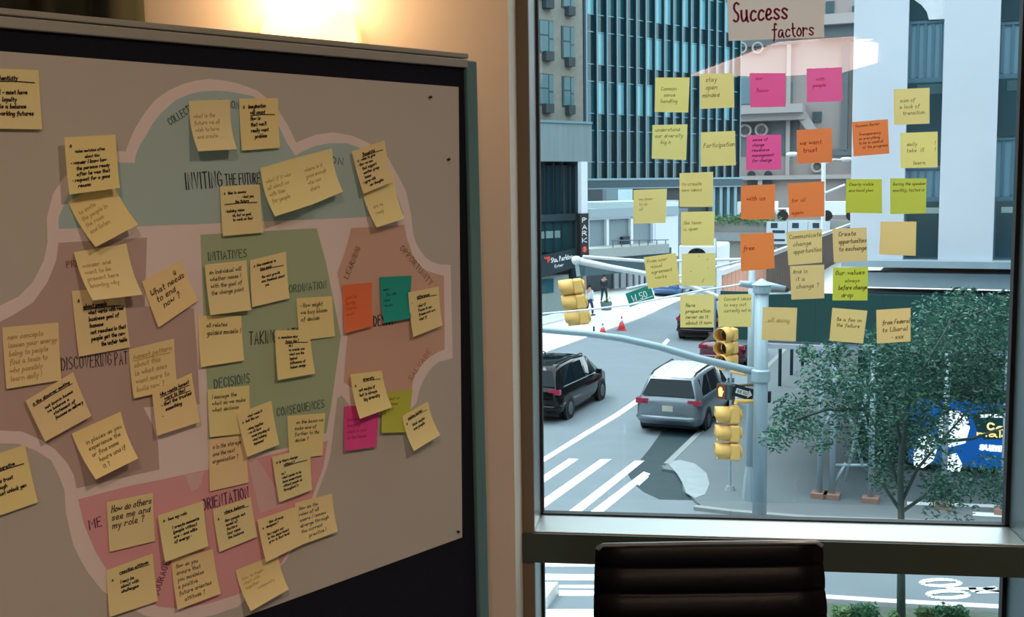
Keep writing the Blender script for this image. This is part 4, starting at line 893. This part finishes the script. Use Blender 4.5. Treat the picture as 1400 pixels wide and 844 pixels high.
# far stone building at the end of the street
cbp = Pl(P(1090, 248, 135), SA + 90); ck = 135 / F_PX
stone = M('far_stone', (138, 130, 128), .9, var=.10, scale=.4, bump=.1); stone_d = M('far_stone_dark', (86, 94, 98), .9, var=.12, scale=.4); stone_l = M('far_stone_light', (152, 146, 144), .9, var=.06, scale=.4)
CBT = T('stone_building', 'ornate grey stone building closing the end of the street', 'building', cbp.pt(0, 0, 0))
m = MB(); cbp.pbox(m, 940, -90, 1215, 330, -15, 0); OB('facade', m, stone, CBT)
for nme, mt, x0, y0, x1, y1, d in (('cornice', stone_l, 1000, 145, 1097, 153, 3), ('cornice', stone_l, 1000, 153, 1099, 163, 2), ('recess', stone_d, 1000, 164, 1092, 212, .1), ('band', stone_d, 1137, 204, 1172, 212, .5), ('band', stone_l, 1000, 241, 1180, 244, .8), ('cornice', stone_d, 1120, 30, 1176, 50, 1.5), ('cornice', stone_l, 1060, 24, 1180, 30, 2.5), ('band', stone_d, 1007, 56, 1090, 60, .6), ('window_bay', M('far_window', (92, 116, 126), .3), 1006, 107, 1025, 142, .2), ('window_bay', M('far_window', (92, 116, 126), .3), 1076, 112, 1083, 150, .2), ('window_bay', wfr, 1111, 153, 1123, 167, .2), ('window_bay', wfr, 1129, 2, 1140, 23, .2), ('window_bay', wfr, 1165, 8, 1176, 30, .2), ('corner_pier', stone_d, 1152, 60, 1158, 205, .6), ('corner_pier', stone_d, 1168, 90, 1178, 330, .8), ('buttress', stone_l, 1076, 60, 1079, 240, .6), ('buttress', stone_l, 1036, 244, 1042, 262, .6)):
    m = MB(); cbp.pbox(m, x0, y0, x1, y1, 0, d); OB(nme, m, mt, CBT)
m = MB(); m.prism([cbp.pt(*cbp.az_(x, y, 1.5), 1.5) for x, y in ((1096, 146), (1128, 196), (1118, 198), (1092, 164))], -cbp.n * 1.5); OB('raking_cornice', m, stone_l, CBT)
for x, y, rr in ((1020, 179, 9), (1042, 178, 9), (1118, 228, 8), (1015, 66, 8), (1037, 66, 8)):
    c = cbp.pt(*cbp.az_(x, y), 0); e1, e2 = cbp.e, Z3; ring = []
    for rad, dd in ((rr, .1), (rr, .7), (rr * .72, .7), (rr * .66, .2)):
        ring.append([c + cbp.n * dd + (e1 * math.cos(2 * math.pi * k / 16) + e2 * math.sin(2 * math.pi * k / 16)) * rad * ck for k in range(16)])
    o = OB('roundel', MB().loft(ring), stone_l, CBT)
    OB('roundel_centre', MB().tube([c, c + cbp.n * .35], rr * .45 * ck, 10), stone_d, o)
for x in (1027.5, 1050.5):
    pts = [(x - 5.5, 258)] + [(x - 5.5 * math.cos(math.pi * k / 8), 239 - 5.5 * math.sin(math.pi * k / 8)) for k in range(9)] + [(x + 5.5, 258)]
    OB('arched_opening', MB().prism([cbp.pt(*cbp.az_(a, b, .3), .3) for a, b in pts], cbp.n * .2), deep, CBT)

# ------------------------------------------------ scaffold shed and the pale stone building at the right
fo = G(1155, 684, .07)
fp = Pl(fo, SA + 90); bp_ = Pl(fo + sd * 3.6, SA + 90)
z1 = fp.az_(1155, 402)[1]; z0 = fp.az_(1155, 469)[1]
fa0 = fp.az_(985, 430)[0]; fa1 = fp.az_(1560, 430)[0]
dg = M('hoarding_green', (12, 72, 70), .6, var=.08, scale=1.5)
SH = T('scaffold_shed', 'dark green scaffold shed over the pavement with steel pipe legs', 'scaffold', fp.pt(0, .16, 0))
npan = 12; pw = (fa1 - fa0) / npan
m = MB(); fp.box(m, fa0 + .002, fa0 + pw - .002, z0, z1, -.03, .03); pn = OB('hoarding_panel', m, dg, SH)
for k in range(1, npan): dupmesh(pn, fp.e * pw * k)
# return of the hoarding along the street side
dz_ = z0 + .05
m = MB(); fp.box(m, fa0, fa1, z0 - .15, z0 - .02, -3.5, -.03); OB('deck', m, steel, SH)
m = MB(); c = fp.pt(fa0 + 1.7, z0 + .06, 0) + sd * 16; m.box(c, fp.e * 1.7, sd * 16, Z3 * .06); OB('deck', m, M('deck_white', (240, 242, 242), .7, var=.05), SH, label='white topped deck along the street side')
m = MB(); fp.pbox(m, 1043, 470, 1136, 480, .04, .2); OB('beam', m, M('pale_beam', (186, 192, 206), .6), SH, label='pale cross beam under the hoarding')
m = MB(); fp.pbox(m, 1150, 393, 1560, 402, -.35, -.1); OB('deck_litter', m, M('pinkish_strip', (224, 208, 208), .8, var=.3, scale=1.4), SH)
for x in (1120, 1137, 1190, 1290, 1372, 1440):
    b = fp.pt(fp.az_(x, 680)[0], .07, -.05); OB('pipe_leg', MB().tube([b, A3(b[0], b[1], z0)], .065, 8), steel, SH, smooth=True)
    OB('base_block', MB().box(b + Z3 * .06, fp.e * .18, sd * .18, Z3 * .06), M('timber_block', (170, 132, 118), .9), SH)
for (xa_, ya_, xb_, yb_) in ((1145, 525, 1184, 525), (1142, 637, 1190, 637), (1150, 525, 1180, 640), (1186, 530, 1155, 660), (1120, 600, 1137, 560), (1177, 560, 1190, 600), (1140, 664, 1156, 634)):
    OB('brace', MB().tube([fp.pt(*fp.az_(xa_, ya_), -.05), fp.pt(*fp.az_(xb_, yb_), -.05)], .038, 6), steel, SH, smooth=True)
for (x, y) in ((1066, 528), (1082, 513), (1097, 500), (1110, 490)):
    b = G(x, y, .07); OB('pipe_leg', MB().tube([b, A3(b[0], b[1], z0)], .06, 8), M('dark_pipe', (40, 70, 80), .6), SH, smooth=True)
# timber fence along the street edge of the deck
fs = fp.pt(fa0, 0, 0); ft = z0 + .12
FE = T('timber_fence', 'brown plank fence with white top rail along the scaffold deck beside the street', 'fence', A3(fs[0], fs[1], ft))
pk1 = M('plank_pink_sunlit', (232, 170, 148), .85, var=.12, scale=2); pk2 = M('plank_brown', (122, 108, 102), .85, var=.25, scale=3)  # same fence; near planks have sunlight painted into their colour
N_ = 62; ps = {}
for k in range(N_):
    y = .2 + k * .5
    mt = pk1 if k < 12 else pk2
    if mt not in ps:
        m = MB(); m.box(fs + sd * (y + .23) + Z3 * (ft + .68), sd * .225, fp.e * .02, Z3 * .68); ps[mt] = (OB('plank', m, mt, FE), y)
    else:
        o, y0_ = ps[mt]; dupmesh(o, sd * (y - y0_) + Z3 * (.02 if k % 3 else 0))
m = MB(); m.box(fs + sd * 15.7 + Z3 * (ft + 1.43), sd * 15.6, fp.e * .06, Z3 * .06); OB('top_rail', m, white, FE)

rb = T('stone_facade', 'pale limestone building with dark teal window bays above the scaffold', 'building', bp_.pt(0, 0, 0))
lime = M('limestone', (212, 218, 228), .85, var=.07, scale=.8, bump=.08); spand = M('spandrel', (112, 150, 168), .55, var=.15, scale=2, stretch=(6, 6, .3)); dkwin = M('dark_window', (22, 66, 78), .12, var=.35, scale=1, spec=.7); grs = M('ledge_stone', (148, 166, 176), .85, var=.14, scale=2)
m = MB(); bp_.pbox(m, 1171, -140, 1640, 372, -40, -.55); OB('core', m, deep, rb)
for x0, x1 in ((1171, 1234), (1296, 1357), (1440, 1505)):
    m = MB(); bp_.pbox(m, x0, -140, x1, 357, -.6, 0); OB('pilaster', m, lime, rb)
def bay(x0, x1, rws):
    for kind_, y0, y1 in rws:
        m = MB()
        if kind_ == 's':
            bp_.pbox(m, x0, y0, x1, y1, -.55, -.40); o = OB('spandrel_panel', m, spand, rb)
            m = MB(); n = 6
            for k in range(1, n): xx = x0 + (x1 - x0) * k / n; bp_.pbox(m, xx - .8, y0 + 2, xx + .8, y1 - 2, -.40, -.36)
            OB('rib', m, M('spandrel_rib', (84, 120, 138), .5), o, kind='stuff')
        else:
            bp_.pbox(m, x0, y0, x1, y1, -.55, -.35); o = OB('window_frame', m, M('bay_frame', (84, 122, 138), .5), rb)
            m = MB(); bp_.pbox(m, x0 + 6, y0 + 6, x1 - 6, y1 - 5, -.35, -.32); OB('pane', m, dkwin, o)
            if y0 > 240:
                m = MB(); bp_.pbox(m, x0 + 12, y0 + 14, x1 - 10, y0 + 22, -.32, -.31); OB('lit_reflection_strip', m, M('blind', (150, 170, 170), .6), o)  # reflection on the lower panes, painted as a pale strip
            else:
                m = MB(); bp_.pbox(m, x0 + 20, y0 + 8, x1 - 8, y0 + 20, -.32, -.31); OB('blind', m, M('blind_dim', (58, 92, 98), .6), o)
bay(1234, 1296, (('w', -60, 30), ('s', 30, 108), ('w', 108, 231), ('s', 231, 270), ('w', 270, 357)))
bay(1357, 1440, (('w', -60, 30), ('s', 30, 102), ('w', 102, 190), ('s', 190, 269), ('w', 269, 357)))
# pale half arch: a reflection painted onto the topmost bay window
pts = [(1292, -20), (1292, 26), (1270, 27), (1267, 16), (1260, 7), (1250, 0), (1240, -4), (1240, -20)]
OB('painted_reflection', MB().prism([bp_.pt(*bp_.az_(a, b, -.31), -.31) for a, b in pts], bp_.n * .01), M('reflection_pale', (236, 240, 246), .6), rb)
m = MB(); bp_.pbox(m, 1150, 356, 1640, 372, -.6, .45); OB('ledge', m, grs, rb)
m = MB(); bp_.pbox(m, 1150, 372, 1640, 402, -.6, .1); OB('base_course', m, grs, rb)
m = MB(); a_ = bp_.az_(1171, 500)[0]; bp_.box(m, a_, bp_.az_(1640, 500)[0], 0, bp_.az_(1171, 400)[1], -40, -.4); OB('shop_wall', m, M('shop_dark', (30, 62, 66), .5, var=.3, scale=.6), rb)
# illuminated display under the shed
ad = T('light_box', 'glowing blue and white advertising light box under the shed behind the tree', 'sign', bp_.pt(bp_.az_(1310, 640)[0], .16, .3))
m = MB(); bp_.pbox(m, 1240, 540, 1420, 650, -.3, .25); OB('case', m, trimb, ad)
glow = lambda nm, c, e: M(nm, c, emit=e)
m = MB(); bp_.pbox(m, 1244, 545, 1416, 646, .25, .27); OB('screen', m, glow('screen_blue', (10, 90, 170), .75), ad)
def adpoly(nme, pts, mt, d): OB(nme, MB().prism([bp_.pt(*bp_.az_(a, b, d), d) for a, b in pts], bp_.n * .006), mt, ad)
wsc = glow('screen_white', (240, 248, 255), 1.3)
adpoly('bright_shape', [(1280, 580), (1287, 569), (1297, 562), (1310, 562), (1322, 569), (1326, 585), (1320, 606), (1298, 612), (1284, 600)], wsc, .275)
adpoly('bright_shape', [(1248, 622), (1254, 602), (1264, 592), (1276, 596), (1282, 612), (1276, 630), (1262, 640), (1250, 638)], wsc, .275)
adpoly('bright_shape', [(1290, 640), (1296, 622), (1308, 620), (1316, 636), (1312, 645), (1294, 645)], wsc, .275)
adpoly('dark_field', [(1328, 566), (1380, 560), (1416, 560), (1416, 600), (1345, 601), (1336, 590)], glow('screen_dark', (24, 66, 70), .5), .275)
for (y, x0, x1, h_, c) in ((569, 1340, 1378, 5, (244, 250, 255)),):
    m = MB(); xx = x0
    while xx < x1: bp_.pbox(m, xx, y - h_ / 2, xx + 5.4, y + h_ / 2, .282, .286); xx += 6.4
    OB('caption', m, glow('cap_white', c, 1.3), ad, kind='stuff')
k_ = 29.5 / F_PX
def adt(tx, x, y, h_, c, w): 
    a_, z_ = bp_.az_(x, y, .285); sign_text('lettering', tx, bp_.pt(a_, z_, .285), bp_.e, Z3, bp_.n, h_ * k_, glow('glow_%d' % c[2], c, 1.2), ad, .26, w * k_, True, .004)
adt('Can', 1368, 584, 9, (255, 224, 150), 30); adt('make', 1362, 594, 7, (255, 216, 130), 44); adt('summer', 1366, 611, 11, (244, 246, 255), 44)

# ================================================================== POLES, SIGNALS, SIGNS, PEOPLE
sigy = M('signal_yellow', (240, 192, 108), .5, var=.05); lens_d = M('signal_lens', (40, 36, 30), .3)
PZ = 24.2
pb = G(1038, 712, .07)
pole = T('signal_pole', 'thick pale grey traffic pole in front of the scaffold with a long curved arm', 'pole', pb)
ptop = P(1037, 388, np.dot(pb - EYE, FWD)); zt = ptop[2]
V_ = lambda z: A3(pb[0], pb[1], z)
dep = float(np.dot(pb - EYE, FWD)); hz = lambda y: P(1038, y, dep)[2]
OB('shaft', MB().tube([V_(.07), V_(zt)], [.155, .145], 16), steel, pole, smooth=True)
OB('collar', MB().tube([V_(hz(519)), V_(hz(517)), V_(hz(503)), V_(hz(501))], [.16, .20, .20, .16], 16), steel, pole)
OB('cap', MB().tube([V_(zt - .16), V_(zt - .14), V_(zt + .02), V_(zt + .03), V_(zt + .16)], [.15, .19, .19, .22, .02], 16), steel, pole)
ap = [(1034, 509, 0), (1020, 506, -.05), (1000, 501, -.15), (950, 489, -.45), (900, 474, -.7), (850, 463, -.95), (800, 456, -1.2), (740, 451, -1.5), (640, 447, -2.0)]
OB('mast_arm', MB().tube([P(x, y, dep + d) for x, y, d in ap], [.085, .085, .083, .08, .076, .072, .068, .064, .06], 12), steel, pole, smooth=True)
OB('stub_arm', MB().tube([P(1032, 390, dep), P(1012, 388, dep - .1)], [.085, .07], 10), steel, pole, smooth=True)
OB('stub_arm', MB().tube([P(1042, 388, dep), P(1074, 395, dep - .1)], [.075, .06], 10), steel, pole, smooth=True)
OB('stub_end', MB().tube([P(1074, 395, dep - .1), P(1078, 396, dep - .1)], .06, 10), trimb, pole)
OB('tie_rod', MB().tube([P(1012, 389, dep - .1), P(950, 399, dep - .3), P(900, 409, dep - .4), P(860, 417, dep - .5), P(800, 424, dep - .6), P(720, 431, dep - .8)], .022, 6), white, pole)
OB('tie_rod', MB().tube([P(1040, 402, dep), P(1085, 401, dep - .1)], .02, 6), white, pole)
# second pole just behind, with its arms to the hanging signal
lp_ = G(1025, 683, .07); d2 = float(np.dot(lp_ - EYE, FWD))
lpole = T('lamp_pole', 'slimmer pale pole with flared base standing just behind the thick traffic pole', 'pole', lp_)
up = lambda x, y, dz=0.0: P(x, y, d2 + dz)
OB('shaft', MB().tube([lp_, A3(lp_[0], lp_[1], up(1028, 345)[2])], [.10, .075], 12), steel, lpole, smooth=True)
zt2 = up(1025, 636)[2]; OB('flared_base', MB().tube([lp_, A3(lp_[0], lp_[1], zt2 * .6), A3(lp_[0], lp_[1], zt2)], [.19, .15, .10], 8), steel, lpole)
e2 = A3(lp_[0], lp_[1], up(1028, 352)[2])
OB('arm', MB().tube([e2, up(1000, 355, -.1), up(940, 357, -.3), up(880, 357, -.5), up(797, 351, -.8)], .035, 8), white, lpole, smooth=True)
OB('arm', MB().tube([e2, up(1000, 360, -.1), up(940, 375, -.3), up(905, 385, -.4), up(857, 395, -.6)], .032, 8), white, lpole, smooth=True)
OB('arm', MB().tube([A3(lp_[0], lp_[1], up(1028, 420)[2]), up(985, 407, -.1), up(930, 387, -.3), up(880, 374, -.5), up(830, 365, -.7), up(788, 356, -.8)], [.05, .05, .055, .06, .07, .085], 8), white, lpole, smooth=True)
OB('arm_end', MB().ball(up(788, 356, -.8), .11, .11, .11), white, lpole, smooth=True)
tpst = G(977, 500, 0.0); OB('thin_pole', MB().tube([tpst, A3(tpst[0], tpst[1], P(977, 325, np.dot(tpst - EYE, FWD))[2])], .055, 8), steel, None, 'thin pale pole right of the black car up the street', 'pole', smooth=True)
spst = G(998, 670, .07); spo = T('sign_post', 'thin metal sign post at the corner kerb left of the thick pole', 'post', spst)
OB('post', MB().tube([spst, A3(spst[0], spst[1], P(998, 505, np.dot(spst - EYE, FWD))[2])], .03, 8), steel, spo); OB('foot', MB().tube([spst, spst + Z3 * .10], [.14, .09], 10), curbm, spo)
def signal(label, cents, dep_, vdir, hanger=None, par=None):
    v = nrm(vdir); side_ = nrm(np.cross(v, Z3)); c3 = [P(x, y, dep_) for x, y in cents]
    t = T('traffic_signal', label, 'traffic light', c3[-1] - Z3 * .2, 'yellow traffic signals')
    axis = nrm(c3[0] - c3[-1]); hgt = np.linalg.norm(c3[0] - c3[1]) if len(c3) > 1 else .36
    for c in c3:
        s_ = OB('section', MB().box(c, side_ * .17, v * .11, axis * hgt * .47), sigy, t); bevel(s_, .05, 3)
        OB('back_dome', MB().tube([c - v * .11, c - v * .16], [.15, .10], 12), sigy, s_, smooth=True)
        n = 20; rings = []
        for d0, rr in ((.10, .168), (.42, .165)):
            rings.append([c + v * (d0 - (.05 if (d0 > .2 and math.sin(q) < -.5) else 0)) + (side_ * math.cos(q) + axis * math.sin(q)) * rr for q in [2 * math.pi * k / n for k in range(n)]])
        vz_ = OB('visor', MB().loft(rings, caps=False), sigy, s_, smooth=True); sl_ = vz_.modifiers.new('t', 'SOLIDIFY'); sl_.thickness = .01
        OB('lens', MB().tube([c + v * .11, c + v * .125], .14, 14), lens_d, s_)
    if hanger: OB('bracket', MB().tube([P(*h_, dep_ + dd) for *h_, dd in hanger], .045, 8), steel if len(hanger) < 3 else sigy, t)
    return t
L1 = -td * .95 - sd * .32
signal('yellow traffic signal on the thick pole below the pedestrian hand', [(1004, 567), (1004, 592), (1004, 617)], dep - .2, L1, [(1006, 553, -.2), (1006, 549, -.2), (1030, 549, 0)])
signal('yellow traffic signal just under the window notes left of the thick pole', [(998, 457), (998, 475), (998, 493)], dep + .8, -sd * .95 - td * .35, [(1000, 503, .8), (1000, 508, .8), (1020, 512, .4)])
signal('yellow traffic signal hanging at the left from the end of the thin arms', [(790, 391), (794, 412), (798, 433)], d2 - .8, L1 * A3(1, 1, 1) + A3(0, 0, -.12), [(788, 356, 0), (791, 378, 0)])
# pedestrian signal with lit hand
pd = float(dep - .1); c = P(993, 535, pd); vf = nrm(-sd * .9 - td * .42); sx = nrm(np.cross(Z3, vf)); sx = sx if np.dot(sx, RGT) > 0 else -sx
ps_ = T('pedestrian_signal', 'small dark pedestrian signal showing a lit orange hand beside the thick pole', 'traffic light', c - Z3 * .2)
kp = dep / F_PX
OB('housing', MB().box(c, sx * 10 * kp, vf * .10, Z3 * 10.5 * kp), M('ped_housing', (74, 92, 98), .6), ps_)
OB('visor_frame', MB().box(c - sx * 3 * kp + vf * .11, sx * 7.5 * kp, vf * .02, Z3 * 10 * kp), M('ped_frame', (112, 66, 44), .6), ps_)
hc = c - sx * 3 * kp + vf * .135; hand = [(-2.6, -6.5), (2.4, -6.5), (3.2, -2.5), (5.2, .8), (4.4, 1.8), (2.6, .2), (2.7, 5.2), (1.7, 5.6), (1.3, 2), (.9, 6.6), (-.2, 6.6), (-.4, 2), (-1.1, 6.2), (-2.1, 6), (-1.9, 1.5), (-2.9, 4.4), (-3.8, 3.8), (-3.2, -2)]
OB('lit_hand', MB().prism([hc + sx * x * kp + Z3 * y * kp for x, y in hand], vf * .01), M('hand_glow', (255, 196, 120), emit=1.6), ps_)
OB('bracket', MB().tube([c + sx * 8 * kp + Z3 * 8 * kp, P(1034, 526, dep)], .03, 6), M('brown_bracket', (132, 104, 72), .6), ps_)
# one way sign
ow = T('one_way_sign', 'black and white ONE WAY arrow sign on the thick pole', 'sign', P(1017, 548, dep - .2))
c = P(1016.5, 537, dep - .22); ox = nrm(P(1031, 541.5, dep - .22) - P(1003, 533, dep - .35)); oz = nrm(np.cross(np.cross(ox, Z3), ox)); on = nrm(np.cross(ox, oz)); on = on if np.dot(on, EYE - c) > 0 else -on
OB('plate', MB().box(c, ox * 15 * kp, on * .012, oz * 8 * kp), M('sign_dark', (14, 34, 40), .5), ow)
ar = [(-12, 3.4), (7, 3.4), (7, 5.6), (13, 0), (7, -5.6), (7, -3.4), (-12, -3.4)]
OB('arrow', MB().prism([c + on * .013 + ox * x * kp + oz * y * kp for x, y in ar], on * .004), signw, ow)
sign_text('lettering', 'ONE WAY', c + on * .018 - ox * 1.5 * kp, ox, oz, on, 4.2 * kp, M('sign_dark', (14, 34, 40)), ow, .18, 17 * kp, False, .002)
# small dark box on the right of the pole
OB('control_box', MB().box(P(1050, 543, dep), RGT * .06, sd * .06, Z3 * .12), trimb, pole)
# green street sign hanging on the thin arm
c = P(875, 405, d2 - .6); gx = nrm(P(892, 398, d2 - .6) - P(858, 410, d2 - .6)); gx = nrm(gx); gz = nrm(np.cross(np.cross(gx, Z3), gx)); gn_ = nrm(np.cross(gx, gz)); gn_ = gn_ if np.dot(gn_, EYE - c) > 0 else -gn_
gs = T('street_sign', 'green street name sign hanging below the tilted yellow window note', 'sign', c - Z3 * .2); k2 = d2 / F_PX
OB('plate', MB().box(c, gx * 17.5 * k2, gn_ * .01, gz * 9.5 * k2), M('sign_green', (0, 138, 118), .5), gs)
sign_text('lettering', 'W 50', c + gn_ * .01 - gx * 1 * k2, gx, gz, gn_, 8.5 * k2, signw, gs, .15, 20 * k2, False, .004)
OB('white_rule', MB().box(c + gn_ * .012 - gz * 5.6 * k2, gx * 16 * k2, gn_ * .003, gz * .5 * k2), signw, gs)
OB('hanger', MB().tube([c + gz * 9 * k2 + gx * 12 * k2, up(884, 388, -.5)], .02, 6), steel, gs)
# far street lamp
fl = G(1127, 400, 0); fd = 70.0; fx = P(1126, 330, fd); flp = T('street_lamp', 'far white street lamp with two arms behind the orange window notes', 'street lamp', A3(fx[0], fx[1], 0))
OB('post', MB().tube([A3(fx[0], fx[1], 0), P(1126, 222, fd)], .13, 8), white, flp)
OB('arm', MB().tube([P(1126, 224, fd), P(1105, 214, fd), P(1086, 212, fd)], .06, 6), white, flp); OB('arm', MB().tube([P(1126, 224, fd), P(1140, 218, fd), P(1156, 219, fd)], .06, 6), white, flp)
OB('arm', MB().tube([P(1128, 264, fd), P(1155, 253, fd)], .09, 6), white, flp)
for x, y in ((1083, 211), (1157, 218)): OB('lamp_head', MB().ball(P(x, y, fd), .38, .25, .16), white, flp, smooth=True)
# cones, bollard, rail
cone_o = M('cone_orange', (226, 70, 70), .6); cone_w = M('cone_white', (240, 240, 240), .6)
for x, y, hpx, lab in ((850, 451, 19, 'orange and white traffic cone standing at the far kerb'), (824, 457, 15, 'low orange traffic cone left of the taller cone')):
    b = G(x, y, .02); kk = np.dot(b - EYE, FWD) / F_PX; H = hpx * kk
    t = T('traffic_cone', lab, 'cone', b, 'traffic cones at the far kerb')
    cn = lambda f0, f1: MB().tube([b + Z3 * H * f0, b + Z3 * H * f1], [.17 * (1 - f0) + .02, .17 * (1 - f1) + .02], 12)
    OB('cone', cn(.04, .55), cone_o, t, smooth=True); OB('white_band', cn(.55, .8), cone_w, t, smooth=True); OB('tip', cn(.8, 1), cone_o, t, smooth=True)
    OB('foot', MB().box(b + Z3 * .02, A3(.24, 0, 0), A3(0, .24, 0), Z3 * .02), cone_o, t)
b = G(812, 456, .07); OB('marker_post', MB().tube([b, b + Z3 * .35], [.05, .04], 8), trimb, None, 'short dark marker post left of the cones on the pale pavement', 'post')
b = G(759, 429, .07); OB('bollard', MB().tube([b, b + Z3 * 1.15, b + Z3 * 1.25], [.14, .14, .06], 10), M('bollard_yellow', (190, 170, 84), .6), None, 'dull yellow bollard by the shop front at the left', 'bollard')
m = MB(); q0, q1 = G(735, 436, .5), G(772, 427, .5); m.tube([q0, q1], .05, 6); m.tube([q0 - Z3 * .3, q1 - Z3 * .3], .05, 6)
hr = T('hand_rail', 'low pale double rail on the pavement at the left window edge', 'railing', (q0 + q1) / 2 - Z3 * .34); OB('rail', m, white, hr)
for q in (q0, q1): OB('post', MB().tube([A3(q[0], q[1], .07), q], .04, 6), white, hr)
# people
def person(label, foot, az, topm, legm, hair, H=1.74, stride=.16):
    a = math.radians(az); h = A3(math.sin(a), math.cos(a), 0); r_ = A3(h[1], -h[0], 0); b = np.array(foot, float)
    root = T('person', label, 'person', b, 'people on the pavement')
    k = H / 1.74; p = lambda x, y, z: b + r_ * x * k + h * y * k + Z3 * z * k
    def skin(nme, vs, es, mat):
        loc = LOC[root.name]; me = bpy.data.meshes.new(nme); me.from_pydata([tuple(q - loc) for q, _ in vs], es, []); me.materials.append(mat)
        o = bpy.data.objects.new(nme, me); COL.objects.link(o); o.parent = root; LOC[o.name] = loc
        o.modifiers.new('skin', 'SKIN'); ss = o.modifiers.new('sub', 'SUBSURF'); ss.levels = 1; ss.render_levels = 1
        for i, (_, rr) in enumerate(vs):
            sv = me.skin_vertices[0].data[i]; sv.radius = (rr * k, rr * k); sv.use_root = (i == 0)
        return o
    sk = M('skin', (196, 150, 128), .6)
    body = [(p(0, 0, .95), .115), (p(0, 0, 1.2), .12), (p(0, .01, 1.40), .13), (p(0, .02, 1.50), .06), (p(0, .03, 1.60), .085), (p(0, .03, 1.70), .075),
            (p(.09, 0, .88), .085), (p(.10, stride, .48), .06), (p(.10, stride * .9, .08), .045), (p(.10, stride + .14, .03), .04),
            (p(-.09, 0, .88), .085), (p(-.10, -stride * .5, .48), .06), (p(-.10, -stride * 1.3, .10), .045), (p(-.10, -stride * 1.3 + .14, .03), .04),
            (p(.20, .01, 1.40), .06), (p(.24, -.04, 1.12), .045), (p(.23, .06, .88), .036), (p(.23, .09, .80), .03),
            (p(-.20, .01, 1.40), .06), (p(-.24, .04, 1.12), .045), (p(-.23, .16, .92), .036), (p(-.23, .2, .85), .03)]
    E_ = [(0, 1), (1, 2), (2, 3), (3, 4), (4, 5), (0, 6), (6, 7), (7, 8), (8, 9), (0, 10), (10, 11), (11, 12), (12, 13), (2, 14), (14, 15), (15, 16), (16, 17), (2, 18), (18, 19), (19, 20), (20, 21)]
    skin('body', body, E_, sk)
    ja = [(p(0, 0, .86), .175), (p(0, 0, 1.1), .15), (p(0, 0, 1.40), .155), (p(.20, .01, 1.40), .078), (p(.245, -.04, 1.12), .062), (p(.235, .06, .90), .052), (p(-.20, .01, 1.40), .078), (p(-.245, .04, 1.12), .062), (p(-.235, .15, .93), .052)]
    skin('jacket', ja, [(0, 1), (1, 2), (2, 3), (3, 4), (4, 5), (2, 6), (6, 7), (7, 8)], topm)
    le = [(p(0, 0, .93), .13), (p(.09, 0, .86), .105), (p(.10, stride, .48), .08), (p(.10, stride * .9, .10), .062), (p(-.09, 0, .86), .105), (p(-.10, -stride * .5, .48), .08), (p(-.10, -stride * 1.3, .12), .062)]
    skin('trousers', le, [(0, 1), (1, 2), (2, 3), (0, 4), (4, 5), (5, 6)], legm)
    OB('hair', MB().ball(p(0, .01, 1.675), .098 * k, .105 * k, .085 * k, 12, 8), hair, root, smooth=True)
    for s in (-1, 1):
        q = p(s * .10, (stride + .05) if s > 0 else (-stride * 1.3 + .05), .035); OB('shoe', MB().box(q, r_ * .05, h * .14, Z3 * .035), hair, root)
navy = M('coat_navy', (22, 48, 62), .8); white_c = M('shirt_pattern', (206, 216, 228), .8, var=.4, scale=14); blue_c = M('trouser_blue', (40, 56, 112), .8); hairm = M('hair_dark', (26, 24, 26), .8)
person('person in dark suit walking away on the far pavement behind the street sign', G(826, 414, .07), SA + 8, navy, navy, hairm)
person('person in pale patterned top and blue trousers behind the hanging signal', G(806, 432, .07), SA + 20, white_c, blue_c, hairm)
bx_ = G(829, 424, .07); pln = T('planter', 'small grey planter on the pavement in front of the walking person', 'planter', bx_)
OB('pot', MB().tube([bx_, bx_ + Z3 * .45], [.30, .36], 10), M('planter_grey', (96, 118, 118), .8), pln); leaves('plant', pln, [(bx_ + Z3 * .55, .3, 120)], .06, bshm, 33)
